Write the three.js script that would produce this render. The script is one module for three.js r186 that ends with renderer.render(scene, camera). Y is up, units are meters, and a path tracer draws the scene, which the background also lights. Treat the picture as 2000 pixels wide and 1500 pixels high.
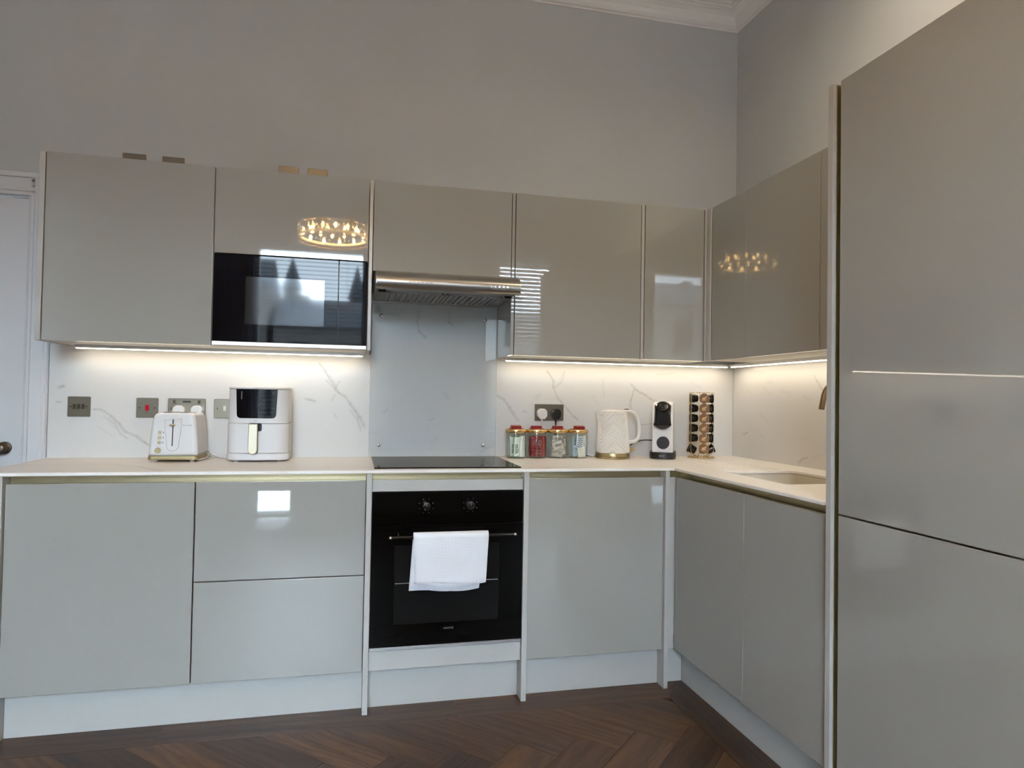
import * as THREE from 'three';
import { RoundedBoxGeometry } from 'three/addons/geometries/RoundedBoxGeometry.js';
import { mergeGeometries } from 'three/addons/utils/BufferGeometryUtils.js';
import { RectAreaLightUniformsLib } from 'three/addons/lights/RectAreaLightUniformsLib.js';
import { ImprovedNoise } from 'three/addons/math/ImprovedNoise.js';
import { Brush, Evaluator, SUBTRACTION } from 'three-bvh-csg';

// ---------------------------------------------------------------- camera, sky, exposure
RectAreaLightUniformsLib.init();
const scene = new THREE.Scene();
const camera = new THREE.PerspectiveCamera(59.65, 4 / 3, 0.05, 400);
camera.position.set(-0.0691, 1.2095, 3.2229);
camera.rotation.set(0.0219, -0.2292, 0.017, 'YXZ');
const renderer = new THREE.WebGLRenderer({ antialias: true });
renderer.toneMapping = THREE.LinearToneMapping;
renderer.toneMappingExposure = 1.38;
renderer.shadowMap.enabled = true;
// bright even overcast sky, only seen and felt through the two windows behind the camera
scene.background = new THREE.Color().setRGB(35.5, 42.5, 50.5);
const LED_POWER = 15, BULB_POWER = 0.036;

// ---------------------------------------------------------------- helpers
let seed = 20240611;
const rnd = () => { seed = (seed + 0x6d2b79f5) | 0; let t = Math.imul(seed ^ (seed >>> 15), 1 | seed); t = (t + Math.imul(t ^ (t >>> 7), 61 | t)) ^ t; return ((t ^ (t >>> 14)) >>> 0) / 4294967296; };
const rr = (a, b) => a + (b - a) * rnd();
const noise = new ImprovedNoise();
const V3 = (x, y, z) => new THREE.Vector3(x, y, z);
const V2 = (x, y) => new THREE.Vector2(x, y);
const lin = (r, g, b) => new THREE.Color().setRGB(r, g, b);
const taken = new Map();
function numbered(name) { const n = taken.get(name) ?? 0; taken.set(name, n + 1); return n ? `${name}_${String(n).padStart(3, '0')}` : name; }
function flagsOn(o) { o.castShadow = true; o.receiveShadow = true; return o; }
// a thing made of parts: a group at its base
function thing(name, label, category, [x, y, z] = [0, 0, 0], turn = 0, group) {
  const o = new THREE.Group(); o.name = numbered(name); o.position.set(x, y, z); o.rotation.y = turn;
  o.userData = { label, category }; if (group) o.userData.group = group;
  scene.add(o); return o;
}
function structure(name, label, category, [x, y, z] = [0, 0, 0]) { const o = thing(name, label, category, [x, y, z]); o.userData.kind = 'structure'; return o; }
function part(parent, name, geo, mat) { const m = flagsOn(new THREE.Mesh(geo, mat)); m.name = name; parent.add(m); return m; }
// a part whose geometry is written in room coordinates, under an unturned thing
function wpart(parent, name, geo, mat) { let px = 0, py = 0, pz = 0; for (let o = parent; o && o !== scene; o = o.parent) { px += o.position.x; py += o.position.y; pz += o.position.z; } geo.translate(-px, -py, -pz); return part(parent, name, geo, mat); }
function single(name, label, category, geo, mat, [x, y, z] = [0, 0, 0], group, kind) {
  const m = flagsOn(new THREE.Mesh(geo, mat)); m.name = numbered(name); m.position.set(x, y, z); m.userData = { label, category };
  if (group) m.userData.group = group; if (kind) m.userData.kind = kind; scene.add(m); return m;
}
// uv in metres from the dominant direction of each face
function metreUV(g) {
  if (g.index) g = g.toNonIndexed();
  const p = g.attributes.position, n = p.count, uv = new Float32Array(n * 2), a = V3(), b = V3(), c = V3();
  for (let i = 0; i < n; i += 3) {
    a.fromBufferAttribute(p, i); b.fromBufferAttribute(p, i + 1); c.fromBufferAttribute(p, i + 2);
    const nn = b.clone().sub(a).cross(c.clone().sub(a)), x = Math.abs(nn.x), y = Math.abs(nn.y), z = Math.abs(nn.z);
    [a, b, c].forEach((v, k) => { const [s, t] = z >= x && z >= y ? [v.x, v.y] : x >= y ? [v.z, v.y] : [v.x, v.z]; uv[(i + k) * 2] = s; uv[(i + k) * 2 + 1] = t; });
  }
  g.setAttribute('uv', new THREE.BufferAttribute(uv, 2)); return g;
}
function box(x0, x1, y0, y1, z0, z1, r = 0.0015, seg = 2) {
  const w = x1 - x0, h = y1 - y0, d = z1 - z0, g = r > 0 ? new RoundedBoxGeometry(w, h, d, seg, Math.min(r, w / 2.01, h / 2.01, d / 2.01)) : new THREE.BoxGeometry(w, h, d);
  g.translate((x0 + x1) / 2, (y0 + y1) / 2, (z0 + z1) / 2); return metreUV(g);
}
function merge(list) { const plain = list.map((g) => { g = g.index ? g.toNonIndexed() : g; for (const k of Object.keys(g.attributes)) if (!['position', 'normal', 'uv'].includes(k)) g.deleteAttribute(k); return g; }); return mergeGeometries(plain, false); }
function cyl(r0, r1, h, seg = 32) { return new THREE.CylinderGeometry(r1, r0, h, seg); }   // r0 bottom, r1 top, centred
function tube(pts, r, seg = 24, rad = 8) { return new THREE.TubeGeometry(new THREE.CatmullRomCurve3(pts.map((p) => V3(...p))), seg, r, rad, false); }
function rod(a, b, r, rad = 8) { return new THREE.TubeGeometry(new THREE.LineCurve3(V3(...a), V3(...b)), 1, r, rad, false); }
function lathe(pts, seg = 48) { return new THREE.LatheGeometry(pts.map(([x, y]) => V2(x, y)), seg); }
function roundRect(w, h, r) {
  const s = new THREE.Shape(), x = -w / 2, y = -h / 2;
  s.moveTo(x + r, y); s.lineTo(x + w - r, y); s.absarc(x + w - r, y + r, r, -Math.PI / 2, 0); s.lineTo(x + w, y + h - r); s.absarc(x + w - r, y + h - r, r, 0, Math.PI / 2);
  s.lineTo(x + r, y + h); s.absarc(x + r, y + h - r, r, Math.PI / 2, Math.PI); s.lineTo(x, y + r); s.absarc(x + r, y + r, r, Math.PI, Math.PI * 1.5); return s;
}
function slab(shape, depth, bevel = 0) { return new THREE.ExtrudeGeometry(shape, { depth: depth - 2 * bevel, bevelEnabled: bevel > 0, bevelSize: bevel, bevelThickness: bevel, bevelSegments: 2, bevelOffset: -bevel, curveSegments: 10 }).translate(0, 0, bevel); }
function poly(pts) { return new THREE.Shape(pts.map(([x, y]) => V2(x, y))); }

// ---------------------------------------------------------------- textures
function tex(w, h, fn, srgb = true, wrap = true) {
  const d = new Uint8Array(w * h * 4);
  for (let y = 0; y < h; y++) for (let x = 0; x < w; x++) { const c = fn(x / w, y / h, x, y), o = (y * w + x) * 4; for (let k = 0; k < 3; k++) d[o + k] = Math.max(0, Math.min(255, Math.round(c[k]))); d[o + 3] = 255; }
  const t = new THREE.DataTexture(d, w, h, THREE.RGBAFormat); t.magFilter = THREE.LinearFilter; t.minFilter = THREE.LinearMipmapLinearFilter;
  if (wrap) t.wrapS = t.wrapT = THREE.RepeatWrapping; if (srgb) t.colorSpace = THREE.SRGBColorSpace; t.needsUpdate = true; return t;
}
// noise that tiles over [0,1): px and py periods
function tnoise(u, v, fu, fv, z) { const N = (a, b) => noise.noise(a * fu, b * fv, z), wu = u, wv = v; return N(u, v) * (1 - wu) * (1 - wv) + N(u - 1, v) * wu * (1 - wv) + N(u, v - 1) * (1 - wu) * wv + N(u - 1, v - 1) * wu * wv; }
// very slight ripple of lacquered fronts, as a normal map
function rippleMap(size, f, amp) {
  const h = (u, v) => tnoise(u, v, f, f, 3.3) + 0.5 * tnoise(u, v, f * 2.3, f * 2.3, 8.1), e = 1 / size;
  return tex(size, size, (u, v) => { const dx = (h((u + e) % 1, v) - h(u, v)) * amp, dy = (h(u, (v + e) % 1) - h(u, v)) * amp, l = Math.hypot(dx, dy, 1); return [(-dx / l * 0.5 + 0.5) * 255, (-dy / l * 0.5 + 0.5) * 255, (1 / l * 0.5 + 0.5) * 255]; }, false);
}
const ripple = rippleMap(512, 26, 1.2); ripple.repeat.set(5.5, 5.5);
const plasterBump = tex(256, 256, (u, v) => { const n = 128 + 60 * tnoise(u, v, 22, 22, 1) + 40 * tnoise(u, v, 60, 60, 2); return [n, n, n]; }, false); plasterBump.repeat.set(1.6, 1.6);
const brushed = tex(512, 64, (u, v) => { const n = 128 + 90 * tnoise(u, v, 4, 30, 5) + 30 * tnoise(u, v, 9, 60, 6); return [n, n, n]; }, false); brushed.repeat.set(2, 10);
const wall = (() => { const t = tex(256, 256, (u, v) => { const n = 4 * tnoise(u, v, 5, 5, 9) + 2 * tnoise(u, v, 31, 31, 4); return [249 + n, 249 + n, 249 + n]; }); t.repeat.set(0.7, 0.7); return t; })();

// ---------------------------------------------------------------- materials
const P = (o) => new THREE.MeshPhysicalMaterial(o), S = (o) => new THREE.MeshStandardMaterial(o);
const M = {
  wall: S({ color: lin(0.55, 0.568, 0.588), map: wall, roughness: 0.85, bumpMap: plasterBump, bumpScale: 0.0006 }),
  ceiling: S({ color: lin(0.87, 0.88, 0.9), map: wall, roughness: 0.9 }),
  white: S({ color: lin(0.63, 0.635, 0.66), roughness: 0.35 }),
  gloss: P({ color: lin(0.355, 0.347, 0.324), roughness: 0.02, normalMap: ripple, normalScale: V2(0.006, 0.006), ior: 1.75 }),
  edge: P({ color: lin(0.48, 0.472, 0.452), roughness: 0.25 }),
  carcass: S({ color: lin(0.55, 0.52, 0.47), roughness: 0.5 }),
  dark: S({ color: lin(0.03, 0.03, 0.03), roughness: 0.6 }),
  brass: P({ color: lin(0.5, 0.42, 0.24), metalness: 1, roughness: 0.34, bumpMap: brushed, bumpScale: 0.0001 }),
  rail: P({ color: lin(0.5, 0.42, 0.26), metalness: 1, roughness: 0.36 }),
  gold: P({ color: lin(0.78, 0.56, 0.26), metalness: 1, roughness: 0.22 }),
  steel: P({ color: lin(0.5, 0.48, 0.45), metalness: 1, roughness: 0.3, bumpMap: brushed, bumpScale: 0.00015, anisotropy: 0.5 }),
  chrome: P({ color: lin(0.75, 0.75, 0.76), metalness: 1, roughness: 0.12 }),
  alu: P({ color: lin(0.62, 0.61, 0.6), metalness: 1, roughness: 0.4 }),
  filter: P({ color: lin(0.4, 0.41, 0.42), metalness: 0.9, roughness: 0.45 }),
  plate: P({ color: lin(0.225, 0.195, 0.15), metalness: 1, roughness: 0.33, bumpMap: brushed, bumpScale: 0.0001 }),
  bronze: P({ color: lin(0.09, 0.07, 0.05), metalness: 0.8, roughness: 0.35 }),
  tap: P({ color: lin(0.32, 0.25, 0.17), metalness: 1, roughness: 0.35 }),
  blackGlass: P({ color: lin(0.003, 0.003, 0.005), roughness: 0.03, ior: 1.25 }),
  ovenGlass: P({ color: lin(0.002, 0.002, 0.002), roughness: 0.05, ior: 1.22 }),
  windowGlassDark: P({ color: lin(0.012, 0.012, 0.012), roughness: 0.05, ior: 1.5 }),
  mesh: P({ color: lin(0.03, 0.032, 0.036), roughness: 0.12 }),
  blackPlastic: P({ color: lin(0.01, 0.01, 0.011), roughness: 0.25 }),
  blackMatt: S({ color: lin(0.012, 0.012, 0.013), roughness: 0.6 }),
  blackGloss: P({ color: lin(0.006, 0.006, 0.007), roughness: 0.08, clearcoat: 0.5 }),
  charcoal: S({ color: lin(0.022, 0.022, 0.03), roughness: 0.7 }),
  whitePlastic: P({ color: lin(0.72, 0.72, 0.73), roughness: 0.25 }),
  whiteGloss: P({ color: lin(0.74, 0.745, 0.76), roughness: 0.12, clearcoat: 0.6, clearcoatRoughness: 0.05 }),
  cream: P({ color: lin(0.74, 0.735, 0.71), roughness: 0.22 }),
  red: P({ color: lin(0.24, 0.014, 0.012), roughness: 0.35 }),
  redSwitch: P({ color: lin(0.5, 0.008, 0.03), roughness: 0.2 }),
  pane: P({ color: lin(0.97, 0.99, 0.985), transmission: 1, thickness: 0, roughness: 0.0, ior: 1.5 }),
  splashGlass: P({ color: lin(0.965, 0.985, 0.99), transmission: 1, thickness: 0, roughness: 0.0, ior: 1.5 }),
  jarGlass: P({ color: lin(0.96, 0.98, 0.97), transmission: 1, thickness: 0, roughness: 0.0, ior: 1.5 }),
  sink: P({ color: lin(0.7, 0.66, 0.57), roughness: 0.4 }),
  handleGold: P({ color: lin(0.68, 0.62, 0.48), metalness: 0.6, roughness: 0.4 }),
  led: S({ color: lin(0.9, 0.9, 0.88), roughness: 0.5, emissive: lin(1, 0.88, 0.66), emissiveIntensity: 6 }),
  bulb: S({ color: lin(1, 0.9, 0.7), roughness: 0.5, emissive: lin(1, 0.62, 0.22), emissiveIntensity: 60 }),
  ringLight: S({ color: lin(1, 0.9, 0.7), roughness: 0.5, emissive: lin(1, 0.68, 0.3), emissiveIntensity: 3.5 }),
  lens: S({ color: lin(1, 0.95, 0.85), roughness: 0.5, emissive: lin(1, 0.74, 0.46), emissiveIntensity: 12 }),
  crystal: P({ color: lin(1, 0.96, 0.9), transmission: 1, thickness: 0.01, roughness: 0.02, ior: 1.55 }),
  print: S({ color: lin(0.35, 0.35, 0.37), roughness: 0.5 }),
  printGrey: S({ color: lin(0.09, 0.09, 0.095), roughness: 0.5 }),
  slat: S({ color: lin(0.72, 0.72, 0.72), roughness: 0.5 }),
  slate: S({ color: lin(0.05, 0.055, 0.065), roughness: 0.7 }),
  stone: S({ color: lin(0.12, 0.11, 0.1), roughness: 0.9 }),
  paleStone: S({ color: lin(0.66, 0.66, 0.66), roughness: 0.8 }),
  asphalt: S({ color: lin(0.06, 0.06, 0.062), roughness: 0.9 }),
};

// ---------------------------------------------------------------- room dimensions (metres; x right along the units, z out of the back wall)
const HW = 0.926, WT = 0.012, XR = 1.905, ZW = 5.0, XL = -2.6, XR2 = 2.6, YC = 3.3, SP = 0.015;
const DT = 0.8864, DB = 0.1593, ZB = 0.587, ZPAN = 0.602, ZPL = 0.5375;        // base doors, panel fronts, plinth
const UB = 1.404, UT = 2.1306, ZU = 0.3214;                                     // wall units
const XF = 1.2697, XU = 1.5587;                                                 // fronts of the right-hand run

// ---------------------------------------------------------------- shell
{
  const w = structure('wall_back', 'warm grey painted wall above the kitchen units', 'wall', [0, 0, 0]);
  const s = poly([[XL, 0], [XR2, 0], [XR2, YC], [XL, YC]]), h = new THREE.Path([V2(-2.215, 0), V2(-1.436, 0), V2(-1.436, 2.031), V2(-2.215, 2.031)]); s.holes.push(h);
  part(w, 'plaster', metreUV(new THREE.ExtrudeGeometry(s, { depth: 0.2, bevelEnabled: false }).translate(0, 0, -0.2)), M.wall);
}
{
  const w = structure('wall_right', 'warm grey painted wall behind the sink run and tall unit', 'wall');
  part(w, 'plaster', merge([box(XR, XR + 0.9, 0, YC, 0, 2.35, 0), box(XR2, XR2 + 0.2, 0, YC, 2.35, ZW, 0)]), M.wall);
}
{
  const w = structure('wall_left', 'warm grey painted side wall of the room', 'wall');
  part(w, 'plaster', box(XL - 0.2, XL, 0, YC, -0.2, ZW, 0), M.wall);
}
const LOW = [-1.02, -0.68, 0.02, 0.25];
const WIN = [[-1.16, 0.03, 0.72, 2.84], [1.5, 2.42, 0.72, 2.84]];
{
  const w = structure('wall_front', 'warm grey painted window wall facing the kitchen', 'wall');
  const s = poly([[XL - 0.2, 0], [XR2 + 0.2, 0], [XR2 + 0.2, YC], [XL - 0.2, YC]]);
  for (const [a, b, c, d] of [...WIN, LOW]) s.holes.push(new THREE.Path([V2(a, c), V2(b, c), V2(b, d), V2(a, d)]));
  part(w, 'plaster', metreUV(new THREE.ExtrudeGeometry(s, { depth: 0.25, bevelEnabled: false }).translate(0, 0, ZW)), M.wall);
}
{ const c = structure('ceiling', 'plain white plaster ceiling', 'ceiling'); part(c, 'plaster', box(XL - 0.2, XR2 + 0.2, YC, YC + 0.15, -0.2, ZW + 0.25, 0), M.ceiling); }
// cornice: moulded profile (distance from wall, height below the ceiling)
function cornice(n, label, len, pos, turn, mitre0, mitre1) {
  const prof = [[0, -0.093], [0.006, -0.093], [0.008, -0.086], [0.02, -0.083], [0.03, -0.072], [0.038, -0.055], [0.05, -0.038], [0.066, -0.027], [0.08, -0.022], [0.083, -0.018], [0.092, -0.018], [0.094, -0.009], [0.112, -0.007], [0.113, 0], [0, 0]];
  const g = new THREE.ExtrudeGeometry(poly(prof), { depth: len, bevelEnabled: false }), p = g.attributes.position;
  for (let i = 0; i < p.count; i++) { const x = p.getX(i), z = p.getZ(i); p.setZ(i, z < len / 2 ? z + x * mitre0 : z - x * mitre1); }
  g.computeVertexNormals();
  const o = structure(`trim_${n}`, label, 'cornice', pos); o.rotation.y = turn; part(o, 'moulding', g, M.ceiling);
}
cornice(1, 'white moulded cornice along the top of the back wall', XR - XL, [XL, YC, 0], Math.PI / 2, 1, 1);
cornice(2, 'white moulded cornice along the top of the wall over the tall unit', 2.35, [XR, YC, 0], 0, 1, -1);
scene.getObjectByName('trim_2').scale.x = -1;
cornice(3, 'white moulded cornice along the top of the side wall with no units', ZW, [XL, YC, 0], 0, 1, 1);
{ // cornice 1 runs along x: profile axis x must point out of the wall
  const o = scene.getObjectByName('trim_1'); o.rotation.y = 0; const m = o.children[0], g = m.geometry, p = g.attributes.position;
  for (let i = 0; i < p.count; i++) { const x = p.getX(i), y = p.getY(i), z = p.getZ(i); p.setXYZ(i, z, y, x); }
  const a = g.attributes.position.array; for (let i = 0; i < a.length; i += 9) for (let k = 0; k < 3; k++) { const t = a[i + 3 + k]; a[i + 3 + k] = a[i + 6 + k]; a[i + 6 + k] = t; }
  g.computeVertexNormals();
}

// ---------------------------------------------------------------- floor: herringbone planks inside a straight border
const woods = [];
for (let k = 0; k < 6; k++) {
  const base = [[96, 70, 50], [84, 61, 44], [104, 78, 55], [76, 55, 41], [92, 69, 52], [110, 82, 56]][k], z = k * 7.7;
  const t = tex(1024, 256, (u, v) => {
    const warp = 0.35 * tnoise(u, v, 2, 3, z) + 0.08 * tnoise(u, v, 9, 9, z + 1), ring = Math.sin((v * 9 + warp * 9) * Math.PI * 2), fine = tnoise(u, v, 14, 150, z + 2), pore = Math.max(0, tnoise(u, v, 34, 260, z + 3) - 0.18), band = tnoise(u, v, 2, 10, z + 4);
    const g = ring * 9 + fine * 30 + band * 42 - pore * 110; return [base[0] + g, base[1] + g * 0.84, base[2] + g * 0.68];
  });
  t.repeat.set(1 / 1.3, 1 / 0.34);
  const b = tex(512, 128, (u, v) => { const n = 128 + 70 * tnoise(u, v, 14, 90, z + 2) - 60 * Math.max(0, tnoise(u, v, 30, 128, z + 3)); return [n, n, n]; }, false); b.repeat.copy(t.repeat);
  woods.push(P({ map: t, color: lin(0.56, 0.475, 0.375), roughness: 0.42, bumpMap: b, bumpScale: 0.0004 }));
}
{
  const f = structure('floor', 'dark brown wooden herringbone floor with a straight plank border', 'floor');
  part(f, 'subfloor', box(XL - 0.2, XR2 + 0.2, -0.15, -0.012, -0.2, ZW + 0.25, 0), M.dark);
  const clip = (pts, ax, lim, sign) => { const out = []; for (let i = 0; i < pts.length; i++) { const a = pts[i], b = pts[(i + 1) % pts.length], da = (a[ax] - lim) * sign, db = (b[ax] - lim) * sign; if (da <= 0) out.push(a); if ((da < 0 && db > 0) || (da > 0 && db < 0)) { const t = da / (da - db); out.push([a[0] + (b[0] - a[0]) * t, a[1] + (b[1] - a[1]) * t]); } } return out; };
  const area = (p) => Math.abs(p.reduce((s, a, i) => { const b = p[(i + 1) % p.length]; return s + a[0] * b[1] - b[0] * a[1]; }, 0)) / 2;
  function plank(name, pts, ang, mat) {          // pts in (x, z)
    const cx = pts.reduce((s, p) => s + p[0], 0) / pts.length, cz = pts.reduce((s, p) => s + p[1], 0) / pts.length, ca = Math.cos(ang), sa = Math.sin(ang);
    let q = pts.map(([x, z]) => [(x - cx) * ca + (z - cz) * sa, -((z - cz) * ca - (x - cx) * sa)]);
    if (THREE.ShapeUtils.isClockWise(q.map(([x, y]) => V2(x, y)))) q.reverse();
    const g = slab(poly(q), 0.012, 0.0007), uv = g.attributes.uv, du = rr(0, 5), dv = rr(0, 5);
    for (let i = 0; i < uv.count; i++) uv.setXY(i, uv.getX(i) + du, uv.getY(i) + dv);
    g.rotateX(-Math.PI / 2);
    const m = part(f, name, g, mat); m.position.set(cx, -0.012, cz); m.rotation.y = -ang;
  }
  const W = 0.1556, n = 4, R2 = Math.SQRT1_2, z0 = 0.914 - n * W * R2, x0 = 0.736, gap = 0.0006;
  const regions = [[XL, -1.254, 0, 0.4995], [XL, 1.2055, 0.685, ZW], [1.2055, XR2, 2.36, ZW]];
  for (let a = -40; a < 60; a++) for (let b = -40; b < 60; b++) {
    const t = (((a + b) % (2 * n)) + 2 * n) % (2 * n), along = t === 0, up = t === n;
    if (!along && !up) continue;
    const u0 = a * W, v0 = b * W, du = along ? n * W : W, dv = along ? W : n * W;
    const rect = [[u0 + gap, v0 + gap], [u0 + du - gap, v0 + gap], [u0 + du - gap, v0 + dv - gap], [u0 + gap, v0 + dv - gap]].map(([u, v]) => [x0 + (u - v) * R2, z0 + (u + v) * R2]);
    for (const [xa, xb, za, zb] of regions) {
      let p = clip(clip(clip(clip(rect, 0, xa + gap, -1), 0, xb - gap, 1), 1, za + gap, -1), 1, zb, 1);
      if (p.length < 3 || area(p) < 0.0008) continue;
      p = p.filter((q, i) => { const o = p[(i + 1) % p.length]; return Math.hypot(q[0] - o[0], q[1] - o[1]) > 0.003; });
      if (p.length >= 3) plank('plank', p, along ? Math.PI / 4 : -Math.PI / 4, woods[Math.floor(rnd() * 6)]);
    }
  }
  let x = XL; const ends = [-1.9, -0.72, 0.34, 1.2055];
  ends.forEach((e, i) => { const last = i === ends.length - 1; plank('border_plank', [[x + gap, 0.5], [last ? 1.34 : e, 0.5], [e, 0.685 - gap], [x + gap, 0.685 - gap]].map(([px, pz]) => [px, pz]), 0, woods[[3, 1, 4, 0][i]]); x = e; });
  plank('border_plank', [[1.342, 0.502], [1.4, 0.502], [1.4, 1.28], [1.207, 1.28], [1.207, 0.685]], Math.PI / 2, woods[3]);
  plank('border_plank', [[1.207, 1.281], [1.4, 1.281], [1.4, 2.36], [1.207, 2.36]], Math.PI / 2, woods[1]);
}

// ---------------------------------------------------------------- door at the left end of the back wall
{
  const d = structure('door_1', 'plain white door with a dark bronze knob and moulded white frame', 'door', [-1.828, 0, -0.04]);
  wpart(d, 'leaf', box(-2.21, -1.4425, 0.005, 2.026, -0.05, -0.01, 0.002), M.white);
  const prof = [[0, 0], [0.094, 0], [0.094, 0.008], [0.088, 0.014], [0.078, 0.014], [0.074, 0.02], [0.03, 0.022], [0.024, 0.017], [0.012, 0.017], [0.008, 0.012], [0, 0.01]];
  const jamb = new THREE.ExtrudeGeometry(poly(prof), { depth: 2.125, bevelEnabled: false }).rotateX(-Math.PI / 2);        // x across, z -> up
  { const p = jamb.attributes.position; for (let i = 0; i < p.count; i++) p.setZ(i, -p.getZ(i)); const a = p.array; for (let i = 0; i < a.length; i += 9) for (let k = 0; k < 3; k++) { const t = a[i + 3 + k]; a[i + 3 + k] = a[i + 6 + k]; a[i + 6 + k] = t; } jamb.computeVertexNormals(); }
  wpart(d, 'frame', jamb.clone().translate(-1.434, 0, 0.0), M.white);
  wpart(d, 'frame', box(-2.31, -2.217, 0, 2.125, 0, 0.02, 0.004), M.white);
  wpart(d, 'frame', merge([box(-2.31, -1.341, 2.034, 2.13, 0, 0.017, 0.003), box(-2.31, -1.341, 2.108, 2.131, 0, 0.024, 0.004), box(-2.31, -1.36, 2.05, 2.072, 0, 0.021, 0.004)]), M.white);
  wpart(d, 'door_stop', merge([box(-1.4405, -1.436, 0, 2.031, -0.2, 0, 0), box(-2.215, -2.2115, 0, 2.031, -0.2, 0, 0), box(-2.215, -1.436, 2.0275, 2.031, -0.2, 0, 0)]), M.white);
  const k = wpart(d, 'knob', lathe([[0.0, 0.055], [0.012, 0.055], [0.022, 0.05], [0.026, 0.042], [0.024, 0.034], [0.012, 0.026], [0.009, 0.01], [0.024, 0.008], [0.026, 0.003], [0.026, 0]].reverse(), 32).rotateX(Math.PI / 2).translate(-1.5, 0.967, -0.01), M.bronze);
  k.userData.label = 'dark bronze door knob';
}

// ---------------------------------------------------------------- marble-look panels and worktop
const veins = [
  [2.0, [-1.162, 1.133], [-1.136, 1.132], [-1.096, 1.107], [-1.062, 1.071], [-1.038, 1.038], [-0.995, 1.020], [-0.964, 0.994], [-0.940, 0.980], [-0.903, 0.958]], [1.2, [-1.122, 1.103], [-1.082, 1.074], [-1.055, 1.027], [-1.028, 1.009]],
  [2, [-1.297, 1.223], [-1.287, 1.229], [-1.278, 1.231]], [1.5, [-1.305, 1.165], [-1.289, 1.162]],
  [2.6, [-0.236, 1.358], [-0.209, 1.324], [-0.177, 1.276], [-0.160, 1.242], [-0.149, 1.224], [-0.119, 1.208], [-0.094, 1.173], [-0.070, 1.142], [-0.049, 1.111], [-0.027, 1.069]], [1.6, [-0.204, 1.282], [-0.177, 1.255], [-0.160, 1.235]],
  [1.5, [-0.144, 1.277], [-0.160, 1.249]], [1.2, [-0.163, 1.214], [-0.182, 1.186]], [2, [-0.295, 1.192], [-0.275, 1.189], [-0.249, 1.183]], [1.6, [-0.093, 1.142], [-0.062, 1.104], [-0.044, 1.048]], [1, [-0.167, 1.127], [-0.153, 1.106]],
  [1.8, [0.856, 1.352], [0.889, 1.301], [0.889, 1.266], [0.911, 1.220], [0.928, 1.200], [0.966, 1.159], [0.999, 1.124], [1.021, 1.109]], [1.4, [0.947, 1.349], [0.926, 1.292], [0.895, 1.266]],
  [2, [1.305, 1.295], [1.334, 1.264], [1.385, 1.239], [1.414, 1.218], [1.448, 1.203], [1.501, 1.166]], [1.6, [1.322, 1.269], [1.306, 1.216], [1.301, 1.179], [1.324, 1.132], [1.370, 1.085], [1.444, 1.097]],
  [0.8, [1.149, 1.318], [1.156, 1.224]], [0.8, [1.452, 1.346], [1.556, 1.359]], [2.2, [0.603, 1.224], [0.638, 1.204], [0.666, 1.167], [0.686, 1.137], [0.710, 1.103]], [1.5, [0.736, 1.149], [0.752, 1.145]],
  [1.8, [0.219, 1.625], [0.208, 1.566], [0.217, 1.525], [0.246, 1.501], [0.251, 1.489]], [1.4, [0.361, 1.623], [0.358, 1.573], [0.379, 1.557]], [1.2, [0.06, 1.13], [0.075, 1.15]], [1, [0.27, 1.1], [0.3, 1.11]], [1.2, [0.53, 0.95], [0.57, 0.97]],
];
const sideVeins = [[1.8, [0.113, 1.044], [0.151, 1.057]], [1.6, [0.554, 0.94], [0.59, 0.963], [0.619, 0.972]], [1.8, [0.66, 1.33], [0.678, 1.309], [0.712, 1.272], [0.76, 1.24], [0.82, 1.16]], [1.4, [1.05, 1.36], [1.12, 1.27], [1.15, 1.15], [1.25, 1.05]]];
function marble(wM, hM, x0, y0, list, W, H, tone, ink) {
  const cv = document.createElement('canvas'); cv.width = W; cv.height = H; const c = cv.getContext('2d');
  const px = (x) => (x - x0) / wM * W, py = (y) => H - (y - y0) / hM * H, mm = W / wM / 1000;
  c.fillStyle = tone; c.fillRect(0, 0, W, H);
  for (let i = 0; i < 26; i++) { const x = rnd() * W, y = rnd() * H; c.strokeStyle = `rgba(${ink},${rr(0.02, 0.06)})`; c.lineWidth = rr(6, 26) * mm; c.lineCap = 'round'; c.beginPath(); c.moveTo(x, y); c.lineTo(x + rr(10, 70) * mm, y + rr(-20, 60) * mm); c.stroke(); }
  for (const [w, ...pts] of list) {
    for (let pass = 0; pass < 9; pass++) {
      c.strokeStyle = `rgba(${ink},${pass < 3 ? 0.05 : rr(0.05, 0.13)})`; c.lineCap = 'round'; c.lineJoin = 'round';
      for (let i = 0; i + 1 < pts.length; i++) {
        const [ax, ay] = pts[i], [bx, by] = pts[i + 1], steps = 6;
        if (pass >= 3 && rnd() < 0.25) continue;
        c.lineWidth = (pass < 3 ? w * rr(3, 7) : w * rr(0.3, 1.6)) * mm; c.beginPath();
        const off = pass < 3 ? 3 : rr(-8, 8) * (pass > 5 ? 1.2 : 0.6);
        for (let s = 0; s <= steps; s++) { const t = s / steps, j = 3.4; c.lineTo(px(ax + (bx - ax) * t) + (rr(-j, j) + off) * mm, py(ay + (by - ay) * t) + rr(-j, j) * mm); }
        c.stroke();
      }
    }
  }
  const t = new THREE.CanvasTexture(cv); t.colorSpace = THREE.SRGBColorSpace; t.wrapS = t.wrapT = THREE.ClampToEdgeWrapping; return t;
}
function planarUV(g, axis, x0, y0, w, h) { const p = g.attributes.position, uv = g.attributes.uv; for (let i = 0; i < p.count; i++) uv.setXY(i, ((axis === 'x' ? p.getX(i) : p.getZ(i)) - x0) / w, ((axis === 'y' ? -p.getX(i) : p.getY(i)) - y0) / h); return g; }
const SX0 = -1.335, SX1 = XR - SP;
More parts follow.
